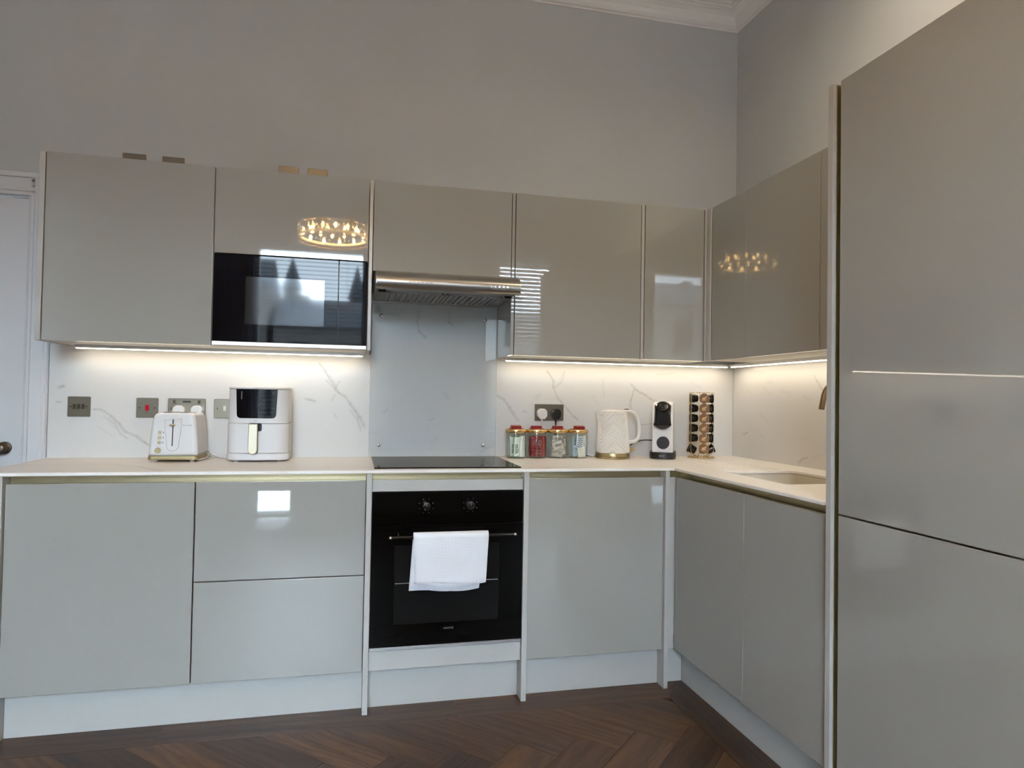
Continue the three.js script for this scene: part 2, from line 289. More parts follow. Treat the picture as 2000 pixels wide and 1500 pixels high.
const marbleBack = P({ map: marble(SX1 - SX0, 0.75, SX0, 0.92, veins, 2048, 476, 'rgb(211,210,209)', '124,121,120'), roughness: 0.22 });
const marbleSide = P({ map: marble(1.6, 0.5, 0, 0.92, sideVeins, 1024, 320, 'rgb(211,210,209)', '124,121,120'), roughness: 0.22 });
function splash(label, x0, x1, y1) { single('splashback_panel', label, 'splashback', planarUV(box(x0, x1, HW, y1, 0, SP, 0.0008), 'x', SX0, 0.92, SX1 - SX0, 0.75), marbleBack); }
splash('white grey-veined marble-look splashback panel behind the toaster and air fryer', SX0, -0.0035, UB + 0.004);
splash('white marble-look panel behind the glass splashback, rising up to the extractor hood', -0.003, 0.5995, 1.7);
splash('white grey-veined marble-look splashback panel behind the jars, kettle and coffee machine', 0.6, SX1, UB + 0.004);
single('splashback_panel', 'marble-look splashback panel beside the sink and tap, on the side wall', 'splashback', planarUV(box(SX1, XR, HW, UB + 0.004, SP + 0.0005, 1.545, 0.0008), 'z', 0, 0.92, 1.6, 0.5), marbleSide);
// worktop: an L with a chamfered end, a sink cut-out and drainer grooves
{
  const pts = [[SX0, SP * 0 + 0.0], [XR, 0], [XR, 1.545], [1.288, 1.545], [1.262, 1.519], [1.262, 0.594], [SX0, 0.594]].map(([x, z]) => [x, -z]);
  const s = poly(pts.reverse()), q = roundRect(0.33, 0.42, 0.02).getPoints(8).map((p) => V2(p.x + 1.572, p.y - 0.945)); s.holes.push(new THREE.Path(q));
  let g = new THREE.ExtrudeGeometry(s, { depth: WT - 0.003, bevelEnabled: true, bevelSize: 0.0015, bevelThickness: 0.0015, bevelSegments: 1, bevelOffset: -0.0015 }).rotateX(-Math.PI / 2).translate(0, HW - WT + 0.0015, 0);
  const ev = new Evaluator(); ev.attributes = ['position', 'normal', 'uv'];
  let br = new Brush(g); br.updateMatrixWorld();
  for (let k = 0; k < 6; k++) {
    const c = new THREE.CylinderGeometry(0.0065, 0.0065, 0.46, 12).rotateX(Math.PI / 2 + 0.004).translate(1.44 + k * 0.052, HW + 0.0012, 0.46), cb = new Brush(c); cb.updateMatrixWorld();
    br = ev.evaluate(br, cb, SUBTRACTION); br.updateMatrixWorld();
  }
  g = br.geometry; g = metreUV(g);
  const cv = document.createElement('canvas'); cv.width = 2048; cv.height = 1024; const c = cv.getContext('2d'), W = 3.3, k = 2048 / W; c.fillStyle = 'rgb(243,240,236)'; c.fillRect(0, 0, 2048, 1024);
  for (let i = 0; i < 420; i++) { const x = rnd() * 2048, y = rnd() * 1024; c.strokeStyle = `rgba(176,160,142,${rr(0.02, 0.07)})`; c.lineWidth = rr(1, 5); c.beginPath(); c.moveTo(x, y); c.bezierCurveTo(x + 60, y + rr(-8, 8), x + 120, y + rr(-14, 14), x + rr(120, 260), y + rr(-16, 16)); c.stroke(); }
  for (let pass = 0; pass < 5; pass++) { c.strokeStyle = `rgba(150,132,112,${0.16})`; c.lineWidth = rr(1, 4); c.beginPath(); [[-1.335, 0.36], [-1.19, 0.334], [-1.08, 0.294], [-0.987, 0.313], [-0.875, 0.4], [-0.807, 0.493], [-0.746, 0.569]].forEach(([x, z]) => c.lineTo((x - SX0) * k + rr(-3, 3), z * k + rr(-3, 3))); c.stroke(); }
  const t = new THREE.CanvasTexture(cv); t.colorSpace = THREE.SRGBColorSpace; t.flipY = false; t.wrapS = t.wrapT = THREE.RepeatWrapping;
  const uv = g.attributes.uv; for (let i = 0; i < uv.count; i++) uv.setXY(i, (uv.getX(i) - SX0) / W, uv.getY(i) / (W / 2));
  single('worktop', 'thin pale cream stone worktop in an L around the corner, with drainer grooves', 'worktop', g, P({ map: t, roughness: 0.3 }));
}
{ // sink bowl under the cut-out
  const s = thing('sink', 'cream composite undermount sink bowl in the worktop by the tall unit', 'sink', [1.572, HW - WT - 0.2, 0.945]);
  const outer = roundRect(0.36, 0.45, 0.03), hole = roundRect(0.336, 0.426, 0.022).getPoints(8); outer.holes.push(new THREE.Path(hole));
  part(s, 'bowl', merge([slab(outer, 0.1985).rotateX(-Math.PI / 2), slab(roundRect(0.36, 0.45, 0.03), 0.01).rotateX(-Math.PI / 2)]), M.sink);
  part(s, 'drain', lathe([[0, 0.014], [0.03, 0.014], [0.042, 0.012], [0.044, 0.01], [0, 0.01]].reverse(), 32), M.chrome);
}
{ // tap: only the downturned tip of its spout shows past the tall unit
  const t = thing('kitchen_tap', 'brushed bronze swan-neck kitchen tap, spout tip showing beside the tall unit', 'tap', [1.83, HW, 0.955]);
  part(t, 'base', lathe([[0, 0.012], [0.018, 0.012], [0.026, 0.006], [0.027, 0], [0, 0]].reverse(), 28), M.tap);
  const pts = [[0, 0.01, 0], [0, 0.2, 0], [0, 0.29, 0]]; for (let i = 1; i <= 10; i++) { const a = i / 10 * Math.PI * 0.93; pts.push([-0.06 + 0.06 * Math.cos(a), 0.29 + 0.075 * Math.sin(a), -0.004 * i / 10]); }
  pts.push([-0.127, 0.262, -0.006]);
  part(t, 'spout', tube(pts, 0.0115, 60, 14), M.tap);
  part(t, 'lever', merge([rod([0, 0.06, 0.0], [0, 0.06, 0.03], 0.011, 12), rod([0, 0.06, 0.03], [0, 0.12, 0.055], 0.005, 10)]), M.tap);
}

// ---------------------------------------------------------------- base units on the back wall
const G = 0.0023;
function panel(name, label, x0, x1, y0, y1, z0, z1, mat = M.edge, cat = 'cabinet panel', group) { return single(name, label, cat, box(x0, x1, y0, y1, z0, z1, 0.001).translate(-(x0 + x1) / 2, -y0, -(z0 + z1) / 2), mat, [(x0 + x1) / 2, y0, (z0 + z1) / 2], group); }
function carcass(t, x0, x1, y0, y1, z0, z1) { return wpart(t, 'carcass', box(x0, x1, y0, y1, z0, z1, 0), M.carcass); }
const P1 = -0.0207, P2 = 0.6207, P3 = 1.219;
panel('end_panel', 'floor-standing grey end panel closing the open end of the base units by the door', -1.2525, -1.2336, 0, HW - WT, 0.02, ZPAN);
panel('end_panel', 'floor-standing grey panel between the drawers and the oven', P1, 0, 0, HW - WT, 0.02, ZPAN);
panel('end_panel', 'floor-standing grey panel between the oven and the integrated appliance door', 0.6, P2, 0, HW - WT, 0.02, ZPAN);
panel('end_panel', 'floor-standing grey panel next to the inner corner of the base units', P3, P3 + 0.0185, 0, HW - WT, 0.02, ZPAN);
function railX(t, x0, x1) { wpart(t, 'handle_rail', merge([box(x0, x1, DT - 0.02, HW - WT, 0.545, 0.549, 0), box(x0, x1, HW - WT - 0.003, HW - WT, 0.545, 0.59, 0), box(x0, x1, DT - 0.024, DT - 0.02, 0.545, 0.563, 0)]), M.rail).userData.label = 'brass-coloured recessed handle rail'; }
{
  const t = thing('base_cabinet', 'wide gloss light grey base cabinet with one plain door beside the drawers', 'cabinet', [-0.93, DB, 0.3]);
  carcass(t, -1.2325, -0.629, DB, DT - 0.03, 0.02, 0.543); wpart(t, 'door', box(-1.2325 + G, -0.628 - G, DB, DT, ZB - 0.02, ZB, 0.0015), M.gloss); railX(t, -1.2325, -0.6281);
}
{
  const t = thing('drawer_cabinet', 'gloss light grey base unit with two deep drawers', 'cabinet', [-0.325, DB, 0.3]);
  carcass(t, -0.627, P1 - 0.001, DB, DT - 0.03, 0.02, 0.543);
  wpart(t, 'drawer', box(-0.628 + G, P1 - G, 0.5262, DT, ZB - 0.02, ZB, 0.0015), M.gloss); wpart(t, 'drawer', box(-0.628 + G, P1 - G, DB, 0.5222, ZB - 0.02, ZB, 0.0015), M.gloss); railX(t, -0.6281, P1 - 0.0005);
}
{
  const t = thing('oven_cabinet', 'light grey oven housing with filler strips above and below the black oven', 'cabinet', [0.3, DB, 0.3]);
  wpart(t, 'carcass', merge([box(0.001, 0.018, DB, DT - 0.03, 0.02, 0.543, 0), box(0.582, 0.599, DB, DT - 0.03, 0.02, 0.543, 0), box(0.018, 0.582, DB, 0.225, 0.02, 0.543, 0), box(0.018, 0.582, 0.225, DT - 0.03, 0.02, 0.03, 0)]), M.carcass);
  wpart(t, 'top_filler', box(0.001, 0.599, 0.8425, DT, ZB - 0.02, ZB, 0.001), M.edge); wpart(t, 'bottom_filler', box(0.001, 0.599, DB, 0.2335, ZB - 0.02, ZB, 0.001), M.edge); railX(t, 0.0005, 0.5995);
}
{
  const t = thing('base_cabinet', 'gloss light grey base unit with one full-height door between oven and corner', 'cabinet', [0.92, DB, 0.3]);
  carcass(t, P2 + 0.001, P3 - 0.001, DB, DT - 0.03, 0.02, 0.543); wpart(t, 'door', box(P2 + G, P3 - G, DB, DT, ZB - 0.02, ZB, 0.0015), M.gloss); railX(t, P2 + 0.0005, P3 - 0.0005);
}
{
  const t = thing('corner_filler', 'narrow light grey filler post in the inner corner of the base units', 'cabinet panel', [1.26, DB, 0.58]);
  wpart(t, 'post', box(P3 + 0.019, XF - 0.0005, DB, DT, ZB - 0.02, ZB, 0.001), M.edge); wpart(t, 'handle_rail', merge([box(P3 + 0.019, 1.3095, DT - 0.02, HW - WT, 0.545, 0.549, 0)]), M.rail);
}
function plinth(label, x0, x1, z0, z1) { single('plinth', label, 'plinth', box(x0, x1, 0, DB - 0.004, z0, z1, 0.0008).translate(-(x0 + x1) / 2, 0, -(z0 + z1) / 2), M.edge, [(x0 + x1) / 2, 0, (z0 + z1) / 2]); }
plinth('long pale grey plinth board under the wide cabinet and drawers', -1.233, P1 - 0.0004, ZPL - 0.016, ZPL);
plinth('short pale grey plinth board under the oven', 0.0004, 0.5996, ZPL - 0.016, ZPL);
plinth('pale grey plinth board under the full-height door next to the oven', P2 + 0.0004, P3 - 0.0004, ZPL - 0.016, ZPL);
plinth('tiny pale grey plinth piece in the inner corner', P3 + 0.019, 1.3335, ZPL - 0.016, ZPL);
plinth('long grey plinth board under the two sink doors', 1.334, 1.35, ZPL + 0.0005, 1.5455);

// ---------------------------------------------------------------- base units of the sink run
{
  const t = thing('sink_cabinet', 'gloss light grey sink base unit with two plain doors turned to the left', 'cabinet', [1.6, DB, 1.08]);
  wpart(t, 'carcass', merge([box(1.292, 1.88, DB, 0.7, 0.612, 1.543, 0)]), M.carcass);
  wpart(t, 'door', box(XF, XF + 0.02, DB, DT, 0.6105, 1.107 - G * 0.6, 0.0015), M.gloss); wpart(t, 'door', box(XF, XF + 0.02, DB, DT, 1.107 + G * 0.6, 1.5445, 0.0015), M.gloss);
  wpart(t, 'corner_strip', box(XF, XF + 0.018, DB, DT, ZB + 0.0005, 0.6085, 0.001), M.gloss);
  wpart(t, 'handle_rail', merge([box(1.31, 1.314, DT - 0.02, HW - WT, 0.55, 1.5445, 0), box(XF + 0.004, 1.314, HW - WT - 0.003, HW - WT, 0.6, 1.5445, 0), box(XF + 0.022, 1.31, DT - 0.024, DT - 0.02, 0.6, 1.5445, 0)]), M.rail).userData.label = 'brass-coloured recessed handle rail';
}
// ---------------------------------------------------------------- tall unit
{
  const t = thing('tall_cabinet', 'full-height gloss grey integrated fridge unit with a tall upper and lower door', 'cabinet', [1.6, 0, 1.88]);
  wpart(t, 'side_panel', box(XF - 0.015, XR - 0.002, 0, 2.134, 1.546, 1.5665, 0.001), M.edge);
  wpart(t, 'carcass', box(1.33, XR - 0.002, 0.1, 2.13, 1.6, 2.195, 0), M.carcass);
  wpart(t, 'handle_rail', merge([box(1.296, 1.3, 0.1, 2.13, 1.567, 1.62, 0), box(XF - 0.004, 1.3, 0.1, 2.13, 1.567, 1.5695, 0)]), M.rail).userData.label = 'brass-coloured upright handle rail';
  wpart(t, 'upper_door', box(XF, XF + 0.02, 0.899, 2.139, 1.579, 2.2, 0.0015), M.gloss); wpart(t, 'lower_door', box(XF, XF + 0.02, 0.16, 0.8945, 1.579, 2.2, 0.0015), M.gloss);
  wpart(t, 'side_panel', box(XF - 0.015, XR - 0.002, 0, 2.134, 2.202, 2.22, 0.001), M.edge); wpart(t, 'plinth', box(1.334, 1.35, 0, 0.155, 1.567, 2.2, 0.001), M.edge);
}

// ---------------------------------------------------------------- wall units
const U = { l: -1.2476, a: -0.64, b: -0.0285, c: 0.5956, d: 0.6136, e: 1.2182, f: 1.5419 };
const ZUP = ZU - 0.0015;
panel('wall_panel', 'grey end panel on the outer side of the wall units by the door', -1.268, U.l - 0.0012, UB, UT, 0.001, ZUP + 0.003);
panel('wall_panel', 'slim grey upright panel between the microwave unit and the hood unit', U.b + 0.002, U.b + 0.0165, UB, UT, 0.001, ZUP);
panel('wall_panel', 'glossy grey upright panel on the right of the extractor hood', U.c + 0.0022, U.d - 0.0022, UB, UT, 0.016, ZUP, M.gloss);
panel('wall_panel', 'slim grey upright panel between the two plain doors right of the hood', U.e + 0.002, U.e + 0.0165, UB, UT, 0.001, ZUP);
function wallUnit(label, x0, x1, name = 'wall_cabinet') { return thing(name, label, 'cabinet', [(x0 + x1) / 2, UB, 0.15]); }
{
  const t = wallUnit('wide gloss grey wall cabinet with one plain door left of the microwave', U.l, U.a);
  carcass(t, U.l, U.a, UB + 0.002, UT - 0.001, 0.001, ZU - 0.021); wpart(t, 'door', box(U.l + 0.0022, U.a - G, UB, UT, ZU - 0.019, ZU, 0.0015), M.gloss);
}
{
  const t = wallUnit('gloss grey wall unit with a lift-up door above the built-in microwave', U.a, U.b, 'microwave_cabinet');
  wpart(t, 'carcass', merge([box(U.a + 0.0005, U.a + 0.016, UB + 0.002, UT - 0.001, 0.001, ZU - 0.021, 0), box(U.b - 0.015, U.b, UB + 0.002, UT - 0.001, 0.001, ZU - 0.021, 0), box(U.a + 0.016, U.b - 0.015, 1.783, UT - 0.001, 0.001, ZU - 0.021, 0), box(U.a + 0.016, U.b - 0.015, UB + 0.002, UB + 0.012, 0.001, ZU - 0.021, 0), box(U.a + 0.016, U.b - 0.015, UB + 0.012, 1.783, 0.001, 0.01, 0)]), M.carcass);
  wpart(t, 'lift_door', box(U.a + G, U.b - 0.0015, 1.7815, UT, ZU - 0.019, ZU, 0.0015), M.gloss);
}
{
  const t = wallUnit('shallow gloss grey wall cabinet above the extractor hood', 0, U.c, 'hood_cabinet');
  carcass(t, -0.009, U.c, 1.746, UT - 0.001, 0.001, ZU - 0.021); wpart(t, 'door', box(-0.0085, U.c - 0.0012, 1.7435, UT, ZU - 0.019, ZU, 0.0015), M.gloss);
}
{
  const t = wallUnit('gloss grey wall cabinet with one plain door between the hood and the narrow corner door', U.d, U.e);
  carcass(t, U.d + 0.0003, U.e, UB + 0.002, UT - 0.001, 0.001, ZU - 0.021); wpart(t, 'door', box(U.d + 0.0012, U.e - 0.0012, UB, UT, ZU - 0.019, ZU, 0.0015), M.gloss);
}
{
  const t = wallUnit('narrow gloss grey wall cabinet door next to the inner corner', U.e + 0.018, U.f);
  carcass(t, U.e + 0.018, XU + 0.02, UB + 0.002, UT - 0.001, 0.001, ZU - 0.021); wpart(t, 'door', box(U.e + 0.0195, U.f - G, UB, UT, ZU - 0.019, ZU, 0.0015), M.gloss);
  wpart(t, 'corner_post', merge([box(U.f + 0.001, U.f + 0.008, UB, UT, ZU - 0.019, ZU + 0.008, 0.001), box(U.f + 0.0085, XU - 0.0004, UB, UT, ZU - 0.019, 0.364, 0.001)]), M.edge);
}
{
  const t = thing('wall_cabinet', 'gloss grey corner wall cabinet above the worktop drainer with two plain doors', 'cabinet', [1.73, UB, 0.74]);
  wpart(t, 'carcass', box(XU + 0.021, XR - 0.001, UB + 0.002, UT - 0.001, 0.304, 1.12, 0), M.carcass);
  wpart(t, 'door', box(XU, XU + 0.019, UB, UT, 0.3655, 0.6466 - 0.001, 0.0015), M.gloss); wpart(t, 'door', box(XU, XU + 0.019, UB, UT, 0.6466 + 0.0008, 1.1216 - G, 0.0015), M.gloss);
}
{
  const t = thing('wall_cabinet', 'gloss grey wall cabinet mostly hidden behind the tall unit', 'cabinet', [1.73, UB, 1.34]);
  wpart(t, 'carcass', box(XU + 0.021, XR - 0.001, UB + 0.002, UT - 0.001, 1.1225, 1.545, 0), M.carcass); wpart(t, 'door', box(XU, XU + 0.019, UB, UT, 1.1216 + G, 1.545, 0.0015), M.gloss);
}

// ---------------------------------------------------------------- LED strips under the wall units
function ledStrip(label, a, b) {                                     // a, b: [x, z] ends at the strip's middle line
  const dx = b[0] - a[0], dz = b[1] - a[1], len = Math.hypot(dx, dz), t = thing('led_strip', label, 'light', [(a[0] + b[0]) / 2, UB + 0.002 - 0.013, (a[1] + b[1]) / 2], -Math.atan2(dz, dx), 'light strips under the wall cabinets');
  const u = new THREE.Shape([V2(-0.0085, 0), V2(-0.007, 0), V2(-0.007, 0.009), V2(0.007, 0.009), V2(0.007, 0), V2(0.0085, 0), V2(0.0085, 0.013), V2(-0.0085, 0.013)]);
  part(t, 'profile', new THREE.ExtrudeGeometry(u, { depth: len, bevelEnabled: false }).rotateY(Math.PI / 2).translate(-len / 2, 0, 0), M.alu);
  part(t, 'diffuser', new RoundedBoxGeometry(len - 0.004, 0.007, 0.0132, 3, 0.003).translate(0, -0.0006, 0), M.led);
  part(t, 'end_cap', new THREE.BoxGeometry(0.003, 0.013, 0.017).translate(-len / 2 - 0.0015, 0.0065, 0), M.whitePlastic); part(t, 'end_cap', new THREE.BoxGeometry(0.003, 0.013, 0.017).translate(len / 2 + 0.0015, 0.0065, 0), M.whitePlastic);
  const l = new THREE.RectAreaLight(lin(1, 0.86, 0.66), LED_POWER, len - 0.01, 0.013); l.name = 'led_strip_glow'; l.position.set(0, -0.0052, 0); l.rotation.x = -Math.PI / 2; t.add(l);
}
ledStrip('slim warm white light strip under the wall cabinets left of the hood', [-1.215, 0.078], [-0.04, 0.078]);
ledStrip('slim warm white light strip under the wall cabinets right of the hood', [0.63, 0.078], [1.815, 0.078]);
ledStrip('slim warm white light strip under the wall cabinets over the sink', [XR - 0.078, 0.1], [XR - 0.078, 1.53]);

// ---------------------------------------------------------------- extractor hood
{
  const t = thing('extractor_hood', 'brushed steel visor extractor hood with rounded front over the hob', 'extractor hood', [0.3, 1.648, 0.016]);
  const pr = [[0.0, 0.0], [0.012, 0.0], [0.012, 0.012], [0.44, 0.012], [0.44, 0.0], [0.462, -0.002], [0.474, 0.004], [0.482, 0.016], [0.484, 0.03], [0.479, 0.045], [0.466, 0.06], [0.445, 0.071], [0.41, 0.08], [0.36, 0.086], [0.3045, 0.0945], [0, 0.0945]];
  const g = new THREE.ExtrudeGeometry(poly(pr.map(([z, y]) => [z, y])), { depth: 0.592, bevelEnabled: false }).rotateY(-Math.PI / 2).translate(0.296, 0, 0);
  { const p = g.attributes.position, n = g.attributes.normal; // smooth the rounded front: normals from the profile
    const k = pr.length, nr = pr.map((q, i) => { if (i < 4 || i > 13) return null; const a = pr[i - 1], b = pr[i + 1], dx = b[0] - a[0], dy = b[1] - a[1], l = Math.hypot(dx, dy); return [dy / l, -dx / l]; });
    for (let i = 0; i < p.count; i++) { if (Math.abs(n.getX(i)) > 0.5) continue; const z = p.getZ(i), y = p.getY(i); for (let j = 5; j < k - 2; j++) if (Math.abs(pr[j][0] - z) < 1e-4 && Math.abs(pr[j][1] - y) < 1e-4) { if (n.getZ(i) > 0.02 || n.getY(i) > 0.2) n.setXYZ(i, 0, nr[j][1], nr[j][0]); } } }
  part(t, 'body', metreUV2(g), M.steel);
  for (const x of [-0.296, 0.2988]) part(t, 'end_cap', new THREE.ExtrudeGeometry(poly(pr), { depth: 0.0028, bevelEnabled: false }).rotateY(-Math.PI / 2).translate(x, 0, 0), M.alu);
  part(t, 'underside', box(-0.294, 0.294, 0.008, 0.0118, 0.013, 0.439, 0), M.filter);
  for (const s of [-1, 1]) {
    const f = part(t, 'filter', merge([box(s < 0 ? -0.25 : 0.004, s < 0 ? -0.004 : 0.25, 0.003, 0.008, 0.06, 0.075, 0), box(s < 0 ? -0.25 : 0.004, s < 0 ? -0.004 : 0.25, 0.003, 0.008, 0.325, 0.34, 0), box(s < 0 ? -0.25 : 0.238, s < 0 ? -0.238 : 0.25, 0.003, 0.008, 0.06, 0.34, 0), box(s < 0 ? -0.016 : 0.004, s < 0 ? -0.004 : 0.016, 0.003, 0.008, 0.06, 0.34, 0)]), M.filter);
    for (let k = 0; k < 9; k++) { const x = (s < 0 ? -0.238 : 0.016) + 0.0125 + k * 0.0246; part(f, 'slat', box(x - 0.007, x + 0.007, 0.001, 0.0075, 0.075, 0.325, 0.0025, 1), M.filter); }
  }
  for (const x of [-0.27, 0.27]) part(t, 'filter_catch', box(x - 0.016, x + 0.016, -0.002, 0.008, 0.36, 0.368, 0.001), M.blackPlastic);
  for (let k = 0; k < 5; k++) part(t, 'button', cyl(0.0045, 0.0045, 0.004, 16).rotateX(Math.PI / 2).translate(0.172 + k * 0.017, 0.026, 0.485), M.chrome);
  part(t, 'vent_slots', merge([0, 1, 2, 3, 4, 5].map((k) => box(-0.17 + k * 0.017, -0.158 + k * 0.017, 0.026, 0.0275, 0.482, 0.4845, 0))), M.dark);
}
function metreUV2(g) { const n = g.attributes.normal ? g.attributes.normal.clone() : null; const o = metreUV(g.index ? g.toNonIndexed() : g); if (n && n.count === o.attributes.position.count) o.setAttribute('normal', n); return o; }

// ---------------------------------------------------------------- microwave
{
  const t = thing('microwave', 'built-in microwave with a mirror-black glass front and silver bottom trim', 'microwave', [-0.334, 1.416, 0.16]);
  const x0 = U.a + 0.0018, x1 = U.b - 0.0015, xs = -0.148;
  wpart(t, 'body', box(U.a + 0.03, U.b - 0.03, 1.418, 1.765, 0.02, ZU - 0.022, 0.002), M.blackPlastic);
  const d = wpart(t, 'door', box(x0, xs - 0.001, 1.4235, 1.7775, ZU - 0.02, ZU, 0.0012), M.blackGlass);
  wpart(d, 'viewing_window', box(-0.515, -0.205, 1.495, 1.69, ZU - 0.0005, ZU + 0.0003, 0), M.windowGlassDark);
  wpart(t, 'control_panel', box(xs + 0.001, x1, 1.4235, 1.7775, ZU - 0.02, ZU, 0.0012), M.blackGlass);
  wpart(t, 'trim', box(x0, x1, UB + 0.003, 1.4222, ZU - 0.02, ZU + 0.001, 0.001), M.alu).userData.label = 'silver bottom trim strip';
}

// ---------------------------------------------------------------- glass splashback, hob
{
  const t = thing('glass_splashback', 'clear glass splashback sheet with four round screw caps behind the hob', 'splashback', [0.2965, HW + 0.004, 0.026]);
  wpart(t, 'glass_sheet', box(-0.003, 0.594, HW + 0.004, 1.645, 0.023, 0.029, 0.0006, 1), M.splashGlass);
  for (const [x, y] of [[0.04, 1.589], [0.536, 1.589], [0.0405, 0.9825], [0.5365, 0.9825]]) {
    const c = wpart(t, 'screw_cap', lathe([[0, 0.011], [0.004, 0.0105], [0.008, 0.008], [0.009, 0.005], [0.009, 0], [0, 0]].reverse(), 20).rotateX(Math.PI / 2).translate(x, y, 0.0292), M.chrome);
    wpart(t, 'spacer', cyl(0.006, 0.006, 0.008, 12).rotateX(Math.PI / 2).translate(x, y, 0.019), M.chrome);
  }
}
{
  const t = thing('hob', 'flat black glass hob set on the worktop', 'hob', [0.305, HW, 0.31]);
  wpart(t, 'glass_top', box(0.008, 0.6, HW, HW + 0.005, 0.05, 0.548, 0.0015), M.blackGlass);
  const ring = (x, z, r) => wpart(t, 'cooking_zone', new THREE.RingGeometry(r - 0.0012, r, 64).rotateX(-Math.PI / 2).translate(x, HW + 0.0053, z), M.printGrey);
  ring(0.16, 0.18, 0.09); ring(0.45, 0.18, 0.072); ring(0.16, 0.41, 0.072); ring(0.45, 0.4, 0.105);
  // ventilation slot under the worktop edge, above the oven
}

// ---------------------------------------------------------------- printed lettering helper (flat print on a surface)
function lettering(text, w, h, font, color, transform) {
  const cv = document.createElement('canvas'); cv.width = 512; cv.height = Math.round(512 * h / w); const c = cv.getContext('2d'); c.clearRect(0, 0, 512, cv.height); c.fillStyle = color; c.font = font; c.textAlign = 'center'; c.textBaseline = 'middle'; c.fillText(text, 256, cv.height / 2, 500);
  const t = new THREE.CanvasTexture(cv); t.colorSpace = THREE.SRGBColorSpace;
  const g = new THREE.PlaneGeometry(w, h); if (transform) transform(g); return [g, S({ map: t, alphaTest: 0.4, roughness: 0.5 })];
}

// ---------------------------------------------------------------- oven
const OVZ = 0.6;
{
  const t = thing('oven', 'built-in black single oven with two knobs, bar handle and dark glass door', 'oven', [0.3, 0.236, 0.3]);
  wpart(t, 'body', box(0.022, 0.578, 0.245, 0.835, 0.05, ZB - 0.02, 0.002), M.blackMatt);
  const cp = wpart(t, 'control_panel', box(0.0025, 0.5975, 0.7165, 0.8405, ZB - 0.022, OVZ - 0.003, 0.002), M.ovenGlass);
  for (const x of [0.2085, 0.3825]) {
    const k = wpart(t, 'knob', lathe([[0, 0.022], [0.013, 0.022], [0.0165, 0.02], [0.0175, 0.014], [0.0185, 0.002], [0.019, 0], [0, 0]].reverse(), 32).rotateX(Math.PI / 2).translate(x, 0.786, OVZ - 0.003), M.blackGloss);
    wpart(k, 'pointer', box(x - 0.0012, x + 0.0012, 0.788, 0.8, OVZ + 0.0185, OVZ + 0.0197, 0.0003, 1), M.chrome);
    const marks = []; for (let i = 0; i < 8; i++) { const a = i / 8 * Math.PI * 2 + 0.4; marks.push(new THREE.CircleGeometry(0.0016, 10).translate(x + Math.cos(a) * 0.028, 0.786 + Math.sin(a) * 0.028, OVZ - 0.0026)); }
    wpart(cp, 'dial_marks', merge(marks), M.printGrey);
  }
  const d = wpart(t, 'door', merge([box(0.0025, 0.0905, 0.2495, 0.7145, ZB - 0.02, OVZ, 0.002), box(0.5015, 0.5975, 0.2495, 0.7145, ZB - 0.02, OVZ, 0.002), box(0.088, 0.504, 0.2495, 0.334, ZB - 0.02, OVZ, 0.002), box(0.088, 0.504, 0.636, 0.7145, ZB - 0.02, OVZ, 0.002)]), M.ovenGlass);
  wpart(d, 'door_window', box(0.0895, 0.5025, 0.333, 0.637, ZB - 0.006, OVZ - 0.0006, 0), P({ color: lin(0.007, 0.007, 0.007), roughness: 0.04, ior: 1.25 }));
  wpart(d, 'shelf_line', box(0.094, 0.498, 0.4895, 0.4915, OVZ - 0.0006, OVZ + 0.0002, 0), M.alu).userData.label = 'chrome shelf edge seen in the oven window';
  const h = wpart(t, 'handle', new THREE.CapsuleGeometry(0.0072, 0.468, 6, 16).rotateZ(Math.PI / 2).translate(0.314, 0.6745, 0.641), M.blackGloss);
  for (const x of [0.105, 0.523]) wpart(h, 'bracket', rod([x, 0.6745, OVZ - 0.001], [x, 0.6745, 0.641], 0.006, 12), M.blackGloss);
  for (const x of [0.0722, 0.5558]) wpart(h, 'end_cap', new THREE.SphereGeometry(0.0074, 16, 10).translate(x, 0.6745, 0.641), M.chrome);
  wpart(t, 'trim', box(0.0025, 0.5975, 0.2362, 0.2478, ZB - 0.02, OVZ - 0.001, 0.001), M.alu).userData.label = 'silver trim strip under the door';
  const [g, m] = lettering('electriQ', 0.06, 0.012, 'bold 84px sans-serif', 'rgb(120,120,122)', (q) => q.translate(0.304, 0.3105, OVZ + 0.0004)); wpart(t, 'logo', g, m);
}
